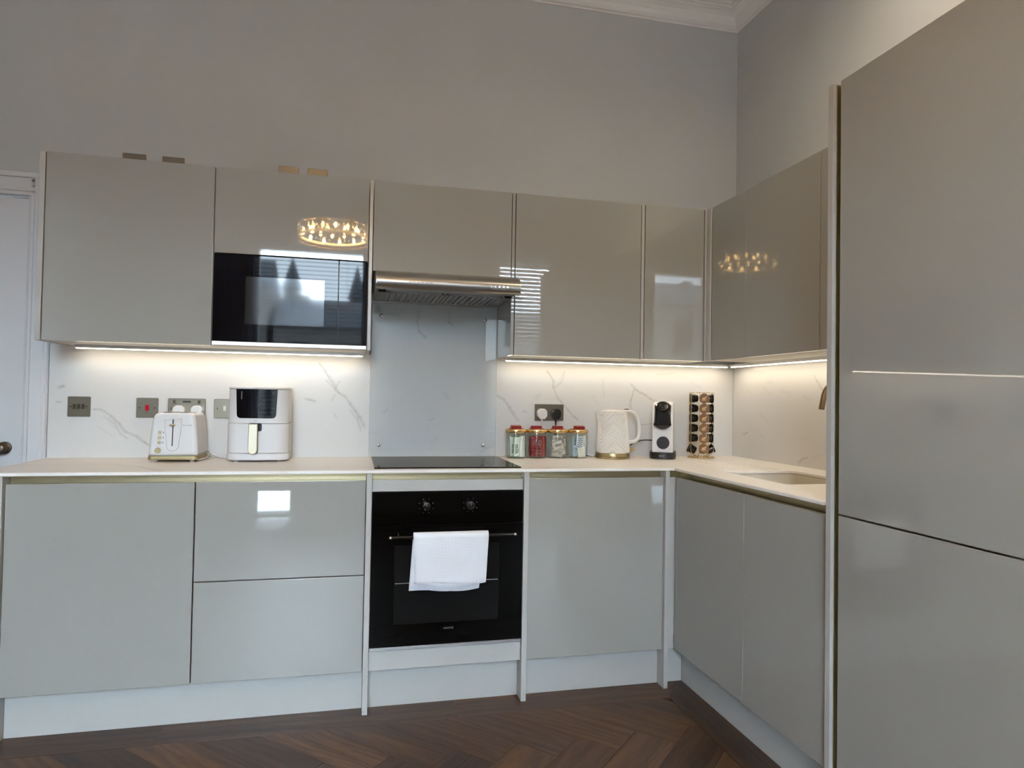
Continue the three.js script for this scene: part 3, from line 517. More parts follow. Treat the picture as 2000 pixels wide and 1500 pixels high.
// towel folded over the oven handle
{
  const bar = [0.6745, 0.641], waffle = tex(256, 256, (u, v) => { const a = Math.abs(Math.sin(u * Math.PI * 24)), b = Math.abs(Math.sin(v * Math.PI * 24)), n = 70 + 150 * (1 - Math.min(a, b)) * 0.8 + 25 * tnoise(u, v, 40, 40, 3); return [n, n, n]; }, false); waffle.repeat.set(9, 9);
  const mat = S({ color: lin(0.8, 0.805, 0.85), roughness: 0.95, bumpMap: waffle, bumpScale: 0.0016 });
  // a folded layer: path in (y, z) from the back hem over the bar to the front hem; left and right edges as functions of position along it
  function layer(rad, back, front, L, R, wob, thick, ph) {
    const path = []; const nb = 16, na = 10, nf = 18, yb = bar[0];
    for (let i = 0; i < nb; i++) { const t = i / nb; path.push([back + (yb - back) * t, bar[1] - rad - 0.002 * Math.sin(t * 3), 0]); }
    for (let i = 0; i <= na; i++) { const a = Math.PI - i / na * Math.PI; path.push([yb + Math.sin(a) * rad, bar[1] + Math.cos(a) * rad, 0.5]); }
    for (let i = 1; i <= nf; i++) { const t = i / nf; path.push([yb + (front - yb) * t, bar[1] + rad + 0.004 * t, t]); }
    const nu = 36, nv = path.length, pos = [], uv = [], idx = [];
    for (const side of [0, 1]) for (let j = 0; j < nv; j++) for (let i = 0; i <= nu; i++) {
      const u = i / nu, [y, z] = path[j], q = path[Math.min(j + 1, nv - 1)], o = path[Math.max(j - 1, 0)], ty = q[0] - o[0], tz = q[1] - o[1], l = Math.hypot(ty, tz), ny = -tz / l, nz = ty / l;   // outwards
      const down = Math.max(0, yb - y) / 0.2, isBack = j < nb, sag = down * (0.006 * Math.sin(u * 5 + ph) + wob * (u - 0.5) * (u - 0.5) * 4 * 0.012) - down * 0.006 * (1 - u) * (isBack ? 1 : 0);
      const bulge = down * (0.004 * Math.sin(u * 7 + ph * 2) + 0.002 * Math.sin(u * 15 + j * 0.3)), off = (side ? -thick / 2 : thick / 2);
      const x = L(down, isBack) + (R(down, isBack) - L(down, isBack)) * u;
      pos.push(x, y + sag + -ny * off, z + (isBack ? -bulge * 0.2 : Math.abs(bulge)) - nz * off); uv.push(x, (isBack ? -1 : 1) * down * 0.2);
    }
    const at = (s, j, i) => s * nv * (nu + 1) + j * (nu + 1) + i;
    for (let j = 0; j + 1 < nv; j++) for (let i = 0; i < nu; i++) { const a = at(0, j, i), b = at(0, j, i + 1), c = at(0, j + 1, i + 1), d = at(0, j + 1, i); idx.push(a, b, c, a, c, d); const e = at(1, j, i), f = at(1, j, i + 1), g = at(1, j + 1, i + 1), h = at(1, j + 1, i); idx.push(e, g, f, e, h, g); }
    for (let j = 0; j + 1 < nv; j++) for (const i of [0, nu]) { const a = at(0, j, i), b = at(0, j + 1, i), c = at(1, j + 1, i), d = at(1, j, i); if (i === 0) idx.push(a, b, c, a, c, d); else idx.push(a, c, b, a, d, c); }
    for (let i = 0; i < nu; i++) for (const j of [0, nv - 1]) { const a = at(0, j, i), b = at(0, j, i + 1), c = at(1, j, i + 1), d = at(1, j, i); if (j) idx.push(a, b, c, a, c, d); else idx.push(a, c, b, a, d, c); }
    const g = new THREE.BufferGeometry(); g.setAttribute('position', new THREE.Float32BufferAttribute(pos, 3)); g.setAttribute('uv', new THREE.Float32BufferAttribute(uv, 2)); g.setIndex(idx); g.computeVertexNormals(); return g;
  }
  const t = thing('towel', 'white waffle-weave kitchen towel folded over the oven handle', 'towel', [0.3, 0.45, 0.641]);
  wpart(t, 'outer_fold', layer(0.0165, 0.464, 0.497, (d, b) => 0.158 + (b ? -0.012 : 0.008) * d, (d, b) => 0.447 - (b ? 0.028 : 0.012) * d, 0.6, 0.0045, 0.4), mat);
  wpart(t, 'inner_fold', layer(0.0108, 0.47, 0.486, (d, b) => 0.157 + (b ? -0.01 : 0.004) * d, (d, b) => 0.438 - 0.02 * d, 1, 0.0045, 1.6), mat);
}

// ---------------------------------------------------------------- switches and sockets
function faceplate(name, label, cat, x0, x1, y0, y1, z = SP, group) {
  const t = thing(name, label, cat, [(x0 + x1) / 2, (y0 + y1) / 2, z], 0, group), w = x1 - x0, h = y1 - y0;
  part(t, 'plate', metreUV2(slab(roundRect(w, h, 0.004), 0.0055, 0.0018)), M.plate);
  return t;
}
const screws = (t, d) => { for (const s of [-1, 1]) part(t, 'screw', cyl(0.0032, 0.0032, 0.001, 14).rotateX(Math.PI / 2).translate(s * d, 0, 0.0058), M.dark); };
{
  const t = faceplate('light_switch', 'bronze triple light switch on the splashback nearest the door', 'switch', -1.2604, -1.1721, 1.1013, 1.1875); screws(t, 0.03);
  for (const k of [-1, 0, 1]) part(t, 'rocker', box(k * 0.0165 - 0.0065, k * 0.0165 + 0.0065, -0.009, 0.012, 0.005, 0.0085, 0.0012).rotateX(0.05), M.bronze);
}
{
  const t = faceplate('cooker_switch', 'bronze cooker switch with a red rocker left of the toaster', 'switch', -0.995, -0.907, 1.0995, 1.186); screws(t, 0.03);
  part(t, 'rocker', box(-0.0075, 0.0075, -0.012, 0.013, 0.005, 0.0095, 0.002).rotateX(0.05), M.redSwitch).userData.label = 'red rocker';
  part(t, 'neon', box(-0.002, 0.002, -0.022, -0.018, 0.005, 0.0062, 0.0004), M.redSwitch);
}
{
  const t = faceplate('double_socket', 'bronze double socket partly hidden behind the toaster', 'socket', -0.8684, -0.716, 1.097, 1.186); screws(t, 0.062);
  part(t, 'usb_port', box(-0.0165, 0.0165, 0.026, 0.0345, 0.005, 0.0062, 0.0005), M.dark); part(t, 'rocker', box(0.045, 0.056, 0.022, 0.037, 0.005, 0.008, 0.001), M.bronze); part(t, 'rocker', box(-0.056, -0.045, 0.022, 0.037, 0.005, 0.008, 0.001), M.bronze);
}
{
  const t = faceplate('spur_switch', 'bronze fused switch half hidden behind the air fryer', 'switch', -0.68, -0.592, 1.1004, 1.186); screws(t, 0.03);
  part(t, 'rocker', box(-0.006, 0.006, -0.01, 0.012, 0.005, 0.0085, 0.0012), M.whitePlastic);
}
{
  const t = faceplate('double_socket', 'bronze double socket with a white and a black plug above the jars', 'socket', 0.7956, 0.9455, 1.1027, 1.185);
  for (const k of [-1, 1]) part(t, 'rocker', box(k * 0.012 - 0.005, k * 0.012 + 0.005, 0.012, 0.03, 0.005, 0.0085, 0.001), M.plate);
}
const upl = [[-1.0826, -0.9887, 'leftmost above the wide wall cabinet'], [-0.9226, -0.8327, 'second above the wide wall cabinet'], [-0.436, -0.3483, 'first above the microwave unit'], [-0.3074, -0.218, 'second above the microwave unit']];
upl.forEach(([a, b, w], i) => { const top = 2.2555 + (i > 1 ? 0.0055 : 0), t = faceplate('isolator_switch', `bronze isolator switch plate peeking over the units, ${['next to a small wall mark', 'right beside the plate with the wall mark', 'nearer to the wide cabinet above the microwave', 'nearer to the hood above the microwave'][i]}`, 'switch', a, b, top - 0.087, top, 0); part(t, 'rocker', box(-0.007, 0.007, -0.012, 0.012, 0.005, 0.0085, 0.0015), M.bronze); });
// plugs: rounded British plug tops with their flex
function plug(label, x, y, z, mat, cordPts, cordR = 0.0032, name = 'plug') {
  const t = thing(name, label, 'plug', [x, y, z]);
  const s = new THREE.Shape(); s.moveTo(-0.012, -0.026); s.lineTo(0.012, -0.026); s.lineTo(0.0235, -0.012); s.lineTo(0.0245, 0.008); s.quadraticCurveTo(0.02, 0.024, 0.006, 0.026); s.lineTo(-0.006, 0.026); s.quadraticCurveTo(-0.02, 0.024, -0.0245, 0.008); s.lineTo(-0.0235, -0.012); s.closePath();
  part(t, 'body', slab(s, 0.03, 0.005), mat);
  part(t, 'strain_relief', cyl(0.004, 0.0065, 0.022, 14).translate(0, -0.036, 0.013), mat);
  if (cordPts) wpart(t, 'cord', tube(cordPts, cordR, 48, 8), mat);
}
plug('white plug in the socket above the jars, with a white cord', 0.829, 1.137, 0.0205, M.whitePlastic, [[0.829, 1.09, 0.033], [0.832, 1.04, 0.03], [0.85, 0.965, 0.028], [0.9, 0.934, 0.026], [0.98, 0.93, 0.026], [1.05, 0.945, 0.03], [1.075, 0.934, 0.04], [1.1, 0.9305, 0.05]]);
plug('black plug in the socket above the jars, with a black cord', 0.901, 1.137, 0.0205, M.blackPlastic, [[0.901, 1.09, 0.033], [0.901, 1.03, 0.029], [0.906, 0.96, 0.024], [0.95, 0.932, 0.021], [1.06, 0.93, 0.022], [1.18, 0.932, 0.024], [1.26, 0.955, 0.026], [1.3, 0.985, 0.035], [1.34, 1.008, 0.06], [1.372, 1.012, 0.075], [1.392, 1.012, 0.09]], 0.0034);
plug('white plug behind the toaster, beside the other white plug on the cooker switch side', -0.8203, 1.13, 0.0205, M.whitePlastic, [[-0.82, 1.085, 0.033], [-0.82, 1.03, 0.028], [-0.76, 0.96, 0.024], [-0.7, 0.932, 0.03], [-0.68, 0.93, 0.06], [-0.7, 0.931, 0.1]]);
plug('white plug behind the toaster on the air fryer side', -0.7472, 1.13, 0.0205, M.whitePlastic, [[-0.747, 1.085, 0.033], [-0.73, 1.02, 0.028], [-0.68, 0.945, 0.03], [-0.64, 0.9305, 0.05], [-0.61, 0.93, 0.08], [-0.58, 0.93, 0.1]]);

// ---------------------------------------------------------------- toaster
{
  const t = thing('toaster', 'glossy white two-slice toaster with brass lever, buttons and base band', 'toaster', [-0.793, HW, 0.122], -0.03);
  // body: frustum with rounded corners, narrower at the top
  const ring = (w, d, r, y, n = 8) => { const pts = roundRect(w, d, r).getPoints(n).slice(0, -1); return pts.map((p) => [p.x, y, p.y]); };
  function loft(rings, cap = true) { const m = rings[0].length, pos = [], idx = []; rings.forEach((r) => r.forEach((p) => pos.push(...p))); for (let j = 0; j + 1 < rings.length; j++) for (let i = 0; i < m; i++) { const a = j * m + i, b = j * m + (i + 1) % m, c = b + m, d = a + m; idx.push(a, c, b, a, d, c); } if (cap) { const c0 = pos.length / 3; pos.push(0, rings[0][0][1], 0); const c1 = c0 + 1; pos.push(0, rings.at(-1)[0][1], 0); for (let i = 0; i < m; i++) { idx.push(c0, i, (i + 1) % m); const o = (rings.length - 1) * m; idx.push(c1, o + (i + 1) % m, o + i); } } const g = new THREE.BufferGeometry(); g.setAttribute('position', new THREE.Float32BufferAttribute(pos, 3)); g.setIndex(idx); g.computeVertexNormals(); g.setAttribute('uv', new THREE.Float32BufferAttribute(new Float32Array(pos.length / 3 * 2), 2)); return g; }
  const B0 = 0.008, prof = [[0, 0.189, 0.2], [0.012, 0.188, 0.2], [0.08, 0.18, 0.196], [0.14, 0.168, 0.19], [0.162, 0.16, 0.184], [0.172, 0.15, 0.174], [0.176, 0.136, 0.162], [0.177, 0.12, 0.15]];
  // flipped orientation: roundRect runs counter-clockwise in (x, z) seen from +y with z as y, so mirror z
  const rg = (w, d, y, r = 0.018) => ring(w, d, r, y).map(([x, yy, z]) => [x, yy, -z]);
  part(t, 'body', loft(prof.map(([y, w, d]) => rg(w, d, B0 + 0.016 + y))), M.whiteGloss);
  part(t, 'base_band', loft([rg(0.19, 0.201, B0), rg(0.1925, 0.2035, B0 + 0.002), rg(0.1925, 0.2035, B0 + 0.015), rg(0.19, 0.201, B0 + 0.0168)]), M.brass).userData.label = 'brass-coloured base band';
  for (const [x, z] of [[-0.07, 0.08], [0.07, 0.08], [-0.07, -0.08], [0.07, -0.08]]) part(t, 'foot', cyl(0.008, 0.009, 0.0085, 16).translate(x, 0.00425, z), M.whitePlastic);
  for (const s of [-1, 1]) { part(t, 'slot', box(s * 0.032 - 0.014, s * 0.032 + 0.014, B0 + 0.19, B0 + 0.194, -0.062, 0.062, 0.001), M.dark); part(t, 'slot_rim', merge([box(s * 0.032 - 0.018, s * 0.032 - 0.0142, B0 + 0.19, B0 + 0.196, -0.066, 0.066, 0.0015), box(s * 0.032 + 0.0142, s * 0.032 + 0.018, B0 + 0.19, B0 + 0.196, -0.066, 0.066, 0.0015)]), M.chrome); }
  // sloping front: raised tongue with lever slit
  const fz = (y) => { const yy = y - B0 - 0.016; let i = 0; while (i + 2 < prof.length && prof[i + 1][0] < yy) i++; const [a, , d0] = prof[i], [b, , d1] = prof[i + 1]; return (d0 + (d1 - d0) * (yy - a) / (b - a)) / 2; };
  function onFront(geo, lift) { const p = geo.attributes.position; for (let i = 0; i < p.count; i++) p.setZ(i, p.getZ(i) + fz(p.getY(i)) + lift); geo.computeVertexNormals(); return geo; }
  const ts = new THREE.Shape(); ts.moveTo(-0.028, 0.062); ts.lineTo(-0.0285, 0.03); ts.lineTo(-0.0195, -0.05); ts.quadraticCurveTo(-0.016, -0.064, 0, -0.064); ts.quadraticCurveTo(0.016, -0.064, 0.0195, -0.05); ts.lineTo(0.0285, 0.03); ts.lineTo(0.028, 0.062); ts.quadraticCurveTo(0.014, 0.068, 0, 0.068); ts.quadraticCurveTo(-0.014, 0.068, -0.028, 0.062);
  const tg = new THREE.ExtrudeGeometry(ts, { depth: 0.006, bevelEnabled: true, bevelSize: 0.003, bevelThickness: 0.004, bevelSegments: 3, curveSegments: 12 }).translate(0.0, 0.112, -0.002); part(t, 'lever_panel', onFront(tg, 0), M.whiteGloss);
  part(t, 'lever_slit', onFront(box(-0.002, 0.002, 0.066, 0.175, 0.006, 0.0092, 0.0008, 1), 0), M.blackMatt);
  part(t, 'lever', merge([new THREE.SphereGeometry(0.011, 20, 12).scale(1.1, 0.42, 0.9).translate(0, 0.152, fz(0.152) + 0.018), new THREE.CylinderGeometry(0.003, 0.003, 0.014, 10).rotateX(Math.PI / 2).translate(0, 0.152, fz(0.152) + 0.01)]), M.brass);
  for (const [y, i] of [[0.121, 0], [0.0995, 1], [0.0795, 2]]) { part(t, 'button', onFront(box(-0.0565 - i * 0.0006, -0.044 - i * 0.0006, y - 0.0065, y + 0.0065, 0, 0.004, 0.0015), 0), M.brass); part(t, 'button_mark', onFront(new THREE.CircleGeometry(0.0024, 12).translate(-0.0365 - i * 0.0006, y, 0), 0.0006), M.printGrey); }
  part(t, 'dial', new THREE.CylinderGeometry(0.0105, 0.012, 0.01, 28).rotateX(Math.PI / 2).translate(-0.056, 0.047, fz(0.047) + 0.005), M.brass);
  const tk = []; for (let i = 0; i < 6; i++) { const a = -0.9 + i * 0.55; tk.push(new THREE.CircleGeometry(0.0013, 8).translate(-0.056 + Math.cos(a) * 0.0165, 0.047 + Math.sin(a) * 0.0165, 0)); } part(t, 'dial_marks', onFront(merge(tk), 0.0006), M.printGrey);
  const [lg, lm] = lettering('De’Longhi', 0.042, 0.011, 'italic 92px serif', 'rgb(120,120,126)', (g) => g.translate(0.052, 0.151, 0)); part(t, 'logo', onFront(lg, 0.0008), lm);
  part(t, 'cord', tube([[0.07, 0.03, -0.09], [0.1, 0.022, -0.06], [0.108, 0.012, -0.02], [0.1, 0.006, 0.03], [0.085, 0.004, 0.06]], 0.0032, 30, 8), M.whitePlastic);
}

// ---------------------------------------------------------------- air fryer
{
  const t = thing('air_fryer', 'matt white air fryer with black display and long brass handle', 'air fryer', [-0.467, HW, 0.131]);
  const W = 0.244, D = 0.225;
  const body = (y0, y1, w, d, r, bev) => slab(roundRect(w, d, r), y1 - y0, bev).rotateX(-Math.PI / 2).translate(0, y0, 0);
  part(t, 'base', body(0.006, 0.0365, W + 0.006, D + 0.004, 0.05, 0.006), M.whitePlastic);
  part(t, 'drawer', body(0.0375, 0.1605, W + 0.001, D, 0.048, 0.0012), M.whitePlastic);
  part(t, 'upper_body', body(0.1615, 0.303, W - 0.004, D - 0.002, 0.047, 0.002), M.whitePlastic);
  part(t, 'top_plate', body(0.3035, 0.3145, W - 0.002, D, 0.047, 0.005), M.whitePlastic);
  const ds = new THREE.Shape(); ds.moveTo(-0.082, 0.305); ds.lineTo(0.082, 0.305); ds.lineTo(0.078, 0.2); ds.quadraticCurveTo(0.077, 0.183, 0.06, 0.183); ds.lineTo(-0.06, 0.183); ds.quadraticCurveTo(-0.077, 0.183, -0.078, 0.2); ds.closePath();
  part(t, 'display', slab(ds, 0.005, 0.001).translate(-0.004, 0, D / 2 - 0.0035), M.blackGlass);
  part(t, 'display_glyphs', merge([box(-0.066, -0.062, 0.262, 0.295, D / 2 + 0.0014, D / 2 + 0.0018, 0), new THREE.RingGeometry(0.0035, 0.0045, 20).translate(0.062, 0.288, D / 2 + 0.0018)]), M.printGrey);
  part(t, 'handle_recess', slab(roundRect(0.052, 0.034, 0.008), 0.004).translate(-0.008, 0.1455, D / 2 - 0.003), M.blackMatt);
  const hs = new THREE.Shape(); hs.moveTo(-0.0175, 0.062); hs.lineTo(-0.0185, -0.046); hs.absarc(0, -0.046, 0.0185, Math.PI, 2 * Math.PI); hs.lineTo(0.0175, 0.062); hs.closePath();
  part(t, 'handle', slab(hs, 0.012, 0.003).translate(-0.0135, 0.0985, D / 2 + 0.016), M.handleGold).userData.label = 'long brass-coloured handle';
  part(t, 'handle_back', merge([slab(hs, 0.006, 0.002).scale(1.04, 1.02, 1).translate(-0.0135, 0.0978, D / 2 + 0.0105), box(-0.028, 0.001, 0.135, 0.157, D / 2 - 0.002, D / 2 + 0.012, 0.002)]), M.charcoal);
  const [lg, lm] = lettering('Salter', 0.024, 0.007, 'bold 130px sans-serif', 'rgb(150,150,156)', (g) => g.translate(-0.006, 0.1735, D / 2 - 0.0004)); part(t, 'logo', lg, lm);
  for (const [x, z] of [[-0.085, 0.08], [0.085, 0.08], [-0.085, -0.08], [0.085, -0.08]]) part(t, 'foot', cyl(0.011, 0.012, 0.007, 18).translate(x, 0.0035, z), M.whitePlastic);
}

// ---------------------------------------------------------------- jars with packets
function pillow(w, h, d, crinkle = 0.002, s0 = 0) {
  const nu = 10, nv = 14, pos = [], uv = [], idx = [];
  for (const s of [1, -1]) for (let j = 0; j <= nv; j++) for (let i = 0; i <= nu; i++) { const u = i / nu * 2 - 1, v = j / nv * 2 - 1, b = Math.pow(Math.max(0, (1 - u * u) * (1 - v ** 4)), 0.5) * d / 2, n = noise.noise(u * 2 + s0, v * 3, s0 + s) * crinkle; pos.push(u * w / 2, v * h / 2, s * (b + 0.0003) + n * (b > 0.0002 ? 1 : 0.5)); uv.push(i / nu, j / nv); }
  const at = (k, j, i) => k * (nu + 1) * (nv + 1) + j * (nu + 1) + i;
  for (let j = 0; j < nv; j++) for (let i = 0; i < nu; i++) { idx.push(at(0, j, i), at(0, j, i + 1), at(0, j + 1, i + 1), at(0, j, i), at(0, j + 1, i + 1), at(0, j + 1, i)); idx.push(at(1, j, i), at(1, j + 1, i + 1), at(1, j, i + 1), at(1, j, i), at(1, j + 1, i), at(1, j + 1, i + 1)); }
  const g = new THREE.BufferGeometry(); g.setAttribute('position', new THREE.Float32BufferAttribute(pos, 3)); g.setAttribute('uv', new THREE.Float32BufferAttribute(uv, 2)); g.setIndex(idx); g.computeVertexNormals(); return g;
}
function printed(w, h, draw) { const cv = document.createElement('canvas'); cv.width = w; cv.height = h; const c = cv.getContext('2d'); draw(c, w, h); const t = new THREE.CanvasTexture(cv); t.colorSpace = THREE.SRGBColorSpace; return S({ map: t, roughness: 0.45 }); }
const jarX = [0.687, 0.79, 0.8955, 0.9985], JZ = 0.085;
{
  const lids = ['milk sticks', 'red packets', 'grey sachets', 'blue and white sachets'];
  jarX.forEach((x, k) => {
    const t = thing('storage_jar', `clear glass jar of ${lids[k]} with a brass rim and red clip lid`, 'jar', [x, HW, JZ], 0, 'four glass jars in a row by the hob');
    part(t, 'glass', lathe([[0, 0.0], [0.044, 0.0], [0.048, 0.003], [0.049, 0.01], [0.049, 0.112], [0.0465, 0.119], [0.0465, 0.124], [0.0455, 0.124], [0.0455, 0.1185], [0.0475, 0.111], [0.0475, 0.01], [0.046, 0.005], [0, 0.004]], 40), M.jarGlass);
    part(t, 'rim', lathe([[0.047, 0.122], [0.0505, 0.122], [0.052, 0.125], [0.052, 0.134], [0.05, 0.1375], [0.03, 0.1385], [0, 0.1385]], 44), M.gold);
    part(t, 'clip_lid', merge([lathe([[0.036, 0.1386], [0.036, 0.141], [0, 0.142]].concat([]), 32), slab(roundRect(0.052, 0.034, 0.008), 0.014, 0.003).rotateX(-Math.PI / 2 + (k === 0 || k === 3 ? 0.12 : 0)).translate(k === 3 ? 0.008 : -0.002, 0.1405, 0.004 - (k % 2) * 0.006)]), M.red).userData.label = 'red clip-top lid';
  });
  // 1: milk sticks
  const milk = printed(128, 512, (c, w, h) => { c.fillStyle = 'rgb(226,240,230)'; c.fillRect(0, 0, w, h); c.fillStyle = 'rgb(70,130,105)'; c.fillRect(0, 0, w, 26); c.fillRect(0, h - 20, w, 20); c.save(); c.translate(w / 2 + 4, h / 2 + 60); c.rotate(Math.PI / 2); c.fillStyle = 'rgb(28,66,58)'; c.font = 'bold 112px sans-serif'; c.textAlign = 'center'; c.textBaseline = 'middle'; c.fillText('milk', 0, 0); c.restore(); });
  const milkB = printed(64, 256, (c, w, h) => { c.fillStyle = 'rgb(238,242,240)'; c.fillRect(0, 0, w, h); c.strokeStyle = 'rgb(120,160,140)'; c.lineWidth = 3; c.beginPath(); c.moveTo(w * 0.7, 20); c.lineTo(w * 0.7, h - 20); c.stroke(); });
  const spots = [[-0.027, 0.029, 0.6, milk, 0.022], [-0.005, 0.037, 0.08, milk, 0.027], [0.018, 0.034, -0.35, milkB, 0.02], [0.031, 0.023, -0.8, milkB, 0.018], [0.036, 0.008, -1.3, milk, 0.018], [-0.036, 0.008, 1.3, milkB, 0.016], [0.0, 0.01, 0.4, milkB, 0.018], [-0.018, -0.015, 0.2, milkB, 0.018], [0.018, -0.02, 0.1, milk, 0.018]];
  spots.forEach(([dx, dz, a, m, w], i) => { const o = single('milk_stick', m === milk ? 'pale green milk stick with large dark lettering in the jar next to the hob' : 'plain white back of a milk stick in the jar next to the hob', 'packet', pillow(w, 0.1, 0.006, 0.0012, i), m, [jarX[0] + dx, HW + 0.0565, JZ + dz], 'milk sticks in the jar'); o.rotation.y = a; });
  // 2: red packets
  const red = [0, 1, 2].map((k) => printed(128, 256, (c, w, h) => { c.fillStyle = ['rgb(150,22,30)', 'rgb(168,30,38)', 'rgb(120,16,24)'][k]; c.fillRect(0, 0, w, h); c.strokeStyle = 'rgb(228,205,205)'; c.lineWidth = 5; c.fillStyle = 'rgb(232,226,226)'; for (let i = 0; i < 6; i++) { c.globalAlpha = 0.6; c.fillRect(10 + (i % 2) * 20, 20 + i * 38, 30 + (i * 37) % 50, 5); } c.globalAlpha = 1; c.beginPath(); c.ellipse(w * 0.5, h * 0.32, 18, 36, 0, 0, 7); c.fillStyle = ['rgb(70,90,92)', 'rgb(196,150,150)', 'rgb(60,50,52)'][k]; c.fill(); c.stroke(); }));
  [[-0.022, 0.031, 0.5, 0.045, 0], [0.006, 0.036, 0.05, 0.03, 2], [0.027, 0.027, -0.7, 0.04, 1], [0.034, 0.004, -1.35, 0.05, 0], [-0.035, 0.004, 1.35, 0.05, 1], [0, 0.008, 0.1, 0.06, 0], [0, -0.016, -0.1, 0.05, 2]].forEach(([dx, dz, a, w, m], i) => { const o = single('red_packet', ['red snack packet with a grey oval in the second jar', 'bright red snack packet with a pink oval in the second jar', 'dark red snack packet with a black oval in the second jar'][m], 'packet', pillow(Math.min(w, 0.044), 0.098, 0.008, 0.003, 20 + i), red[m], [jarX[1] + dx, HW + 0.056, JZ + dz], 'red packets in the jar'); o.rotation.set(0, a, (i % 3 - 1) * 0.05); });
  // 3: grey sachets
  const grey = [0, 1].map((k) => printed(128, 128, (c, w, h) => { c.fillStyle = ['rgb(206,202,196)', 'rgb(186,182,176)'][k]; c.fillRect(0, 0, w, h); c.fillStyle = 'rgb(150,146,142)'; c.fillRect(24, 40, 80, 34); c.fillStyle = 'rgb(112,110,110)'; c.fillRect(0, 118, w, 5); c.fillRect(0, 4, w, 4); }));
  [[-0.004, 0.026, 0.06, 0.1, 0.25, 0], [-0.012, 0.03, 0.026, -0.1, -0.2, 1], [0.018, 0.029, 0.03, -0.35, 0.35, 0], [0.026, 0.015, 0.072, -0.8, 0.1, 1], [-0.028, 0.014, 0.066, 0.8, -0.15, 0], [0, -0.005, 0.04, 0, 0.1, 0], [0, -0.01, 0.07, 0.2, -0.3, 1], [0.0, 0.012, 0.088, 0.1, 0.05, 0]].forEach(([dx, dz, y, a, b, m], i) => { const o = single('grey_sachet', ['crumpled pale grey drink sachet in the third jar', 'crumpled darker grey drink sachet in the third jar'][m], 'packet', pillow(0.054, 0.048, 0.014, 0.005, 40 + i), grey[m], [jarX[2] + dx, HW + y, JZ + dz], 'grey sachets in the jar'); o.rotation.set(-0.12, a, b); });
  // 4: blue and white sachets
  const blue = [0, 1, 2].map((k) => printed(128, 160, (c, w, h) => { c.fillStyle = ['rgb(222,234,244)', 'rgb(190,214,232)', 'rgb(236,236,232)'][k]; c.fillRect(0, 0, w, h); c.strokeStyle = 'rgb(46,66,110)'; c.lineWidth = 9; if (k === 0) for (let i = 0; i < 5; i++) { c.beginPath(); c.moveTo(14, 24 + i * 28); c.lineTo(60, 40 + i * 28); c.lineTo(112, 20 + i * 28); c.stroke(); } else if (k === 1) { c.lineWidth = 7; c.strokeStyle = 'rgb(84,128,170)'; c.strokeRect(36, 40, 54, 70); c.beginPath(); c.moveTo(36, 74); c.lineTo(90, 74); c.stroke(); } else { c.fillStyle = 'rgb(120,120,124)'; for (let i = 0; i < 6; i++) c.fillRect(46 + (i % 2) * 22, 30 + i * 18, 10, 6); } }));
  [[0.002, 0.033, 0.078, 0.0, 0], [-0.024, 0.028, 0.034, 0.6, 1], [0.012, 0.034, 0.03, -0.1, 2], [0.03, 0.021, 0.036, -0.8, 1], [-0.028, 0.022, 0.08, 0.8, 1], [0.031, 0.018, 0.082, -0.9, 2], [0, 0.006, 0.045, 0.1, 2], [0, -0.018, 0.06, 0, 1]].forEach(([dx, dz, y, a, m], i) => { const o = single('blue_sachet', ['white sachet with dark blue zigzags in the jar next to the kettle', 'light blue sachet with a blue square in the jar next to the kettle', 'off-white sachet with grey dots in the jar next to the kettle'][m], 'packet', pillow(0.038, 0.056, 0.008, 0.002, 60 + i), blue[m], [jarX[3] + dx, HW + y, JZ + dz], 'blue and white sachets in the jar'); o.rotation.set(0, a, (i % 3 - 1) * 0.12); });
}

// keep every packet inside its jar: narrow it or move it towards the axis until no corner passes the glass
for (const o of scene.children) {
  const k = ['milk_stick', 'red_packet', 'grey_sachet', 'blue_sachet'].findIndex((n) => o.name.startsWith(n)); if (k < 0) continue;
  const p = o.geometry.attributes.position, v = V3();
  for (let n = 0; n < 12; n++) {
    o.updateMatrixWorld(true); let worst = 0, wx = 0, wz = 0;
    for (let q = 0; q < p.count; q++) { v.fromBufferAttribute(p, q).applyMatrix4(o.matrixWorld); const dx = v.x - jarX[k], dz = v.z - JZ, r = Math.hypot(dx, dz); if (r > worst) { worst = r; wx = dx / r; wz = dz / r; } }
    const over = worst - 0.0472; if (over <= 0) break;
    o.position.x -= wx * over; o.position.z -= wz * over;
  }
}

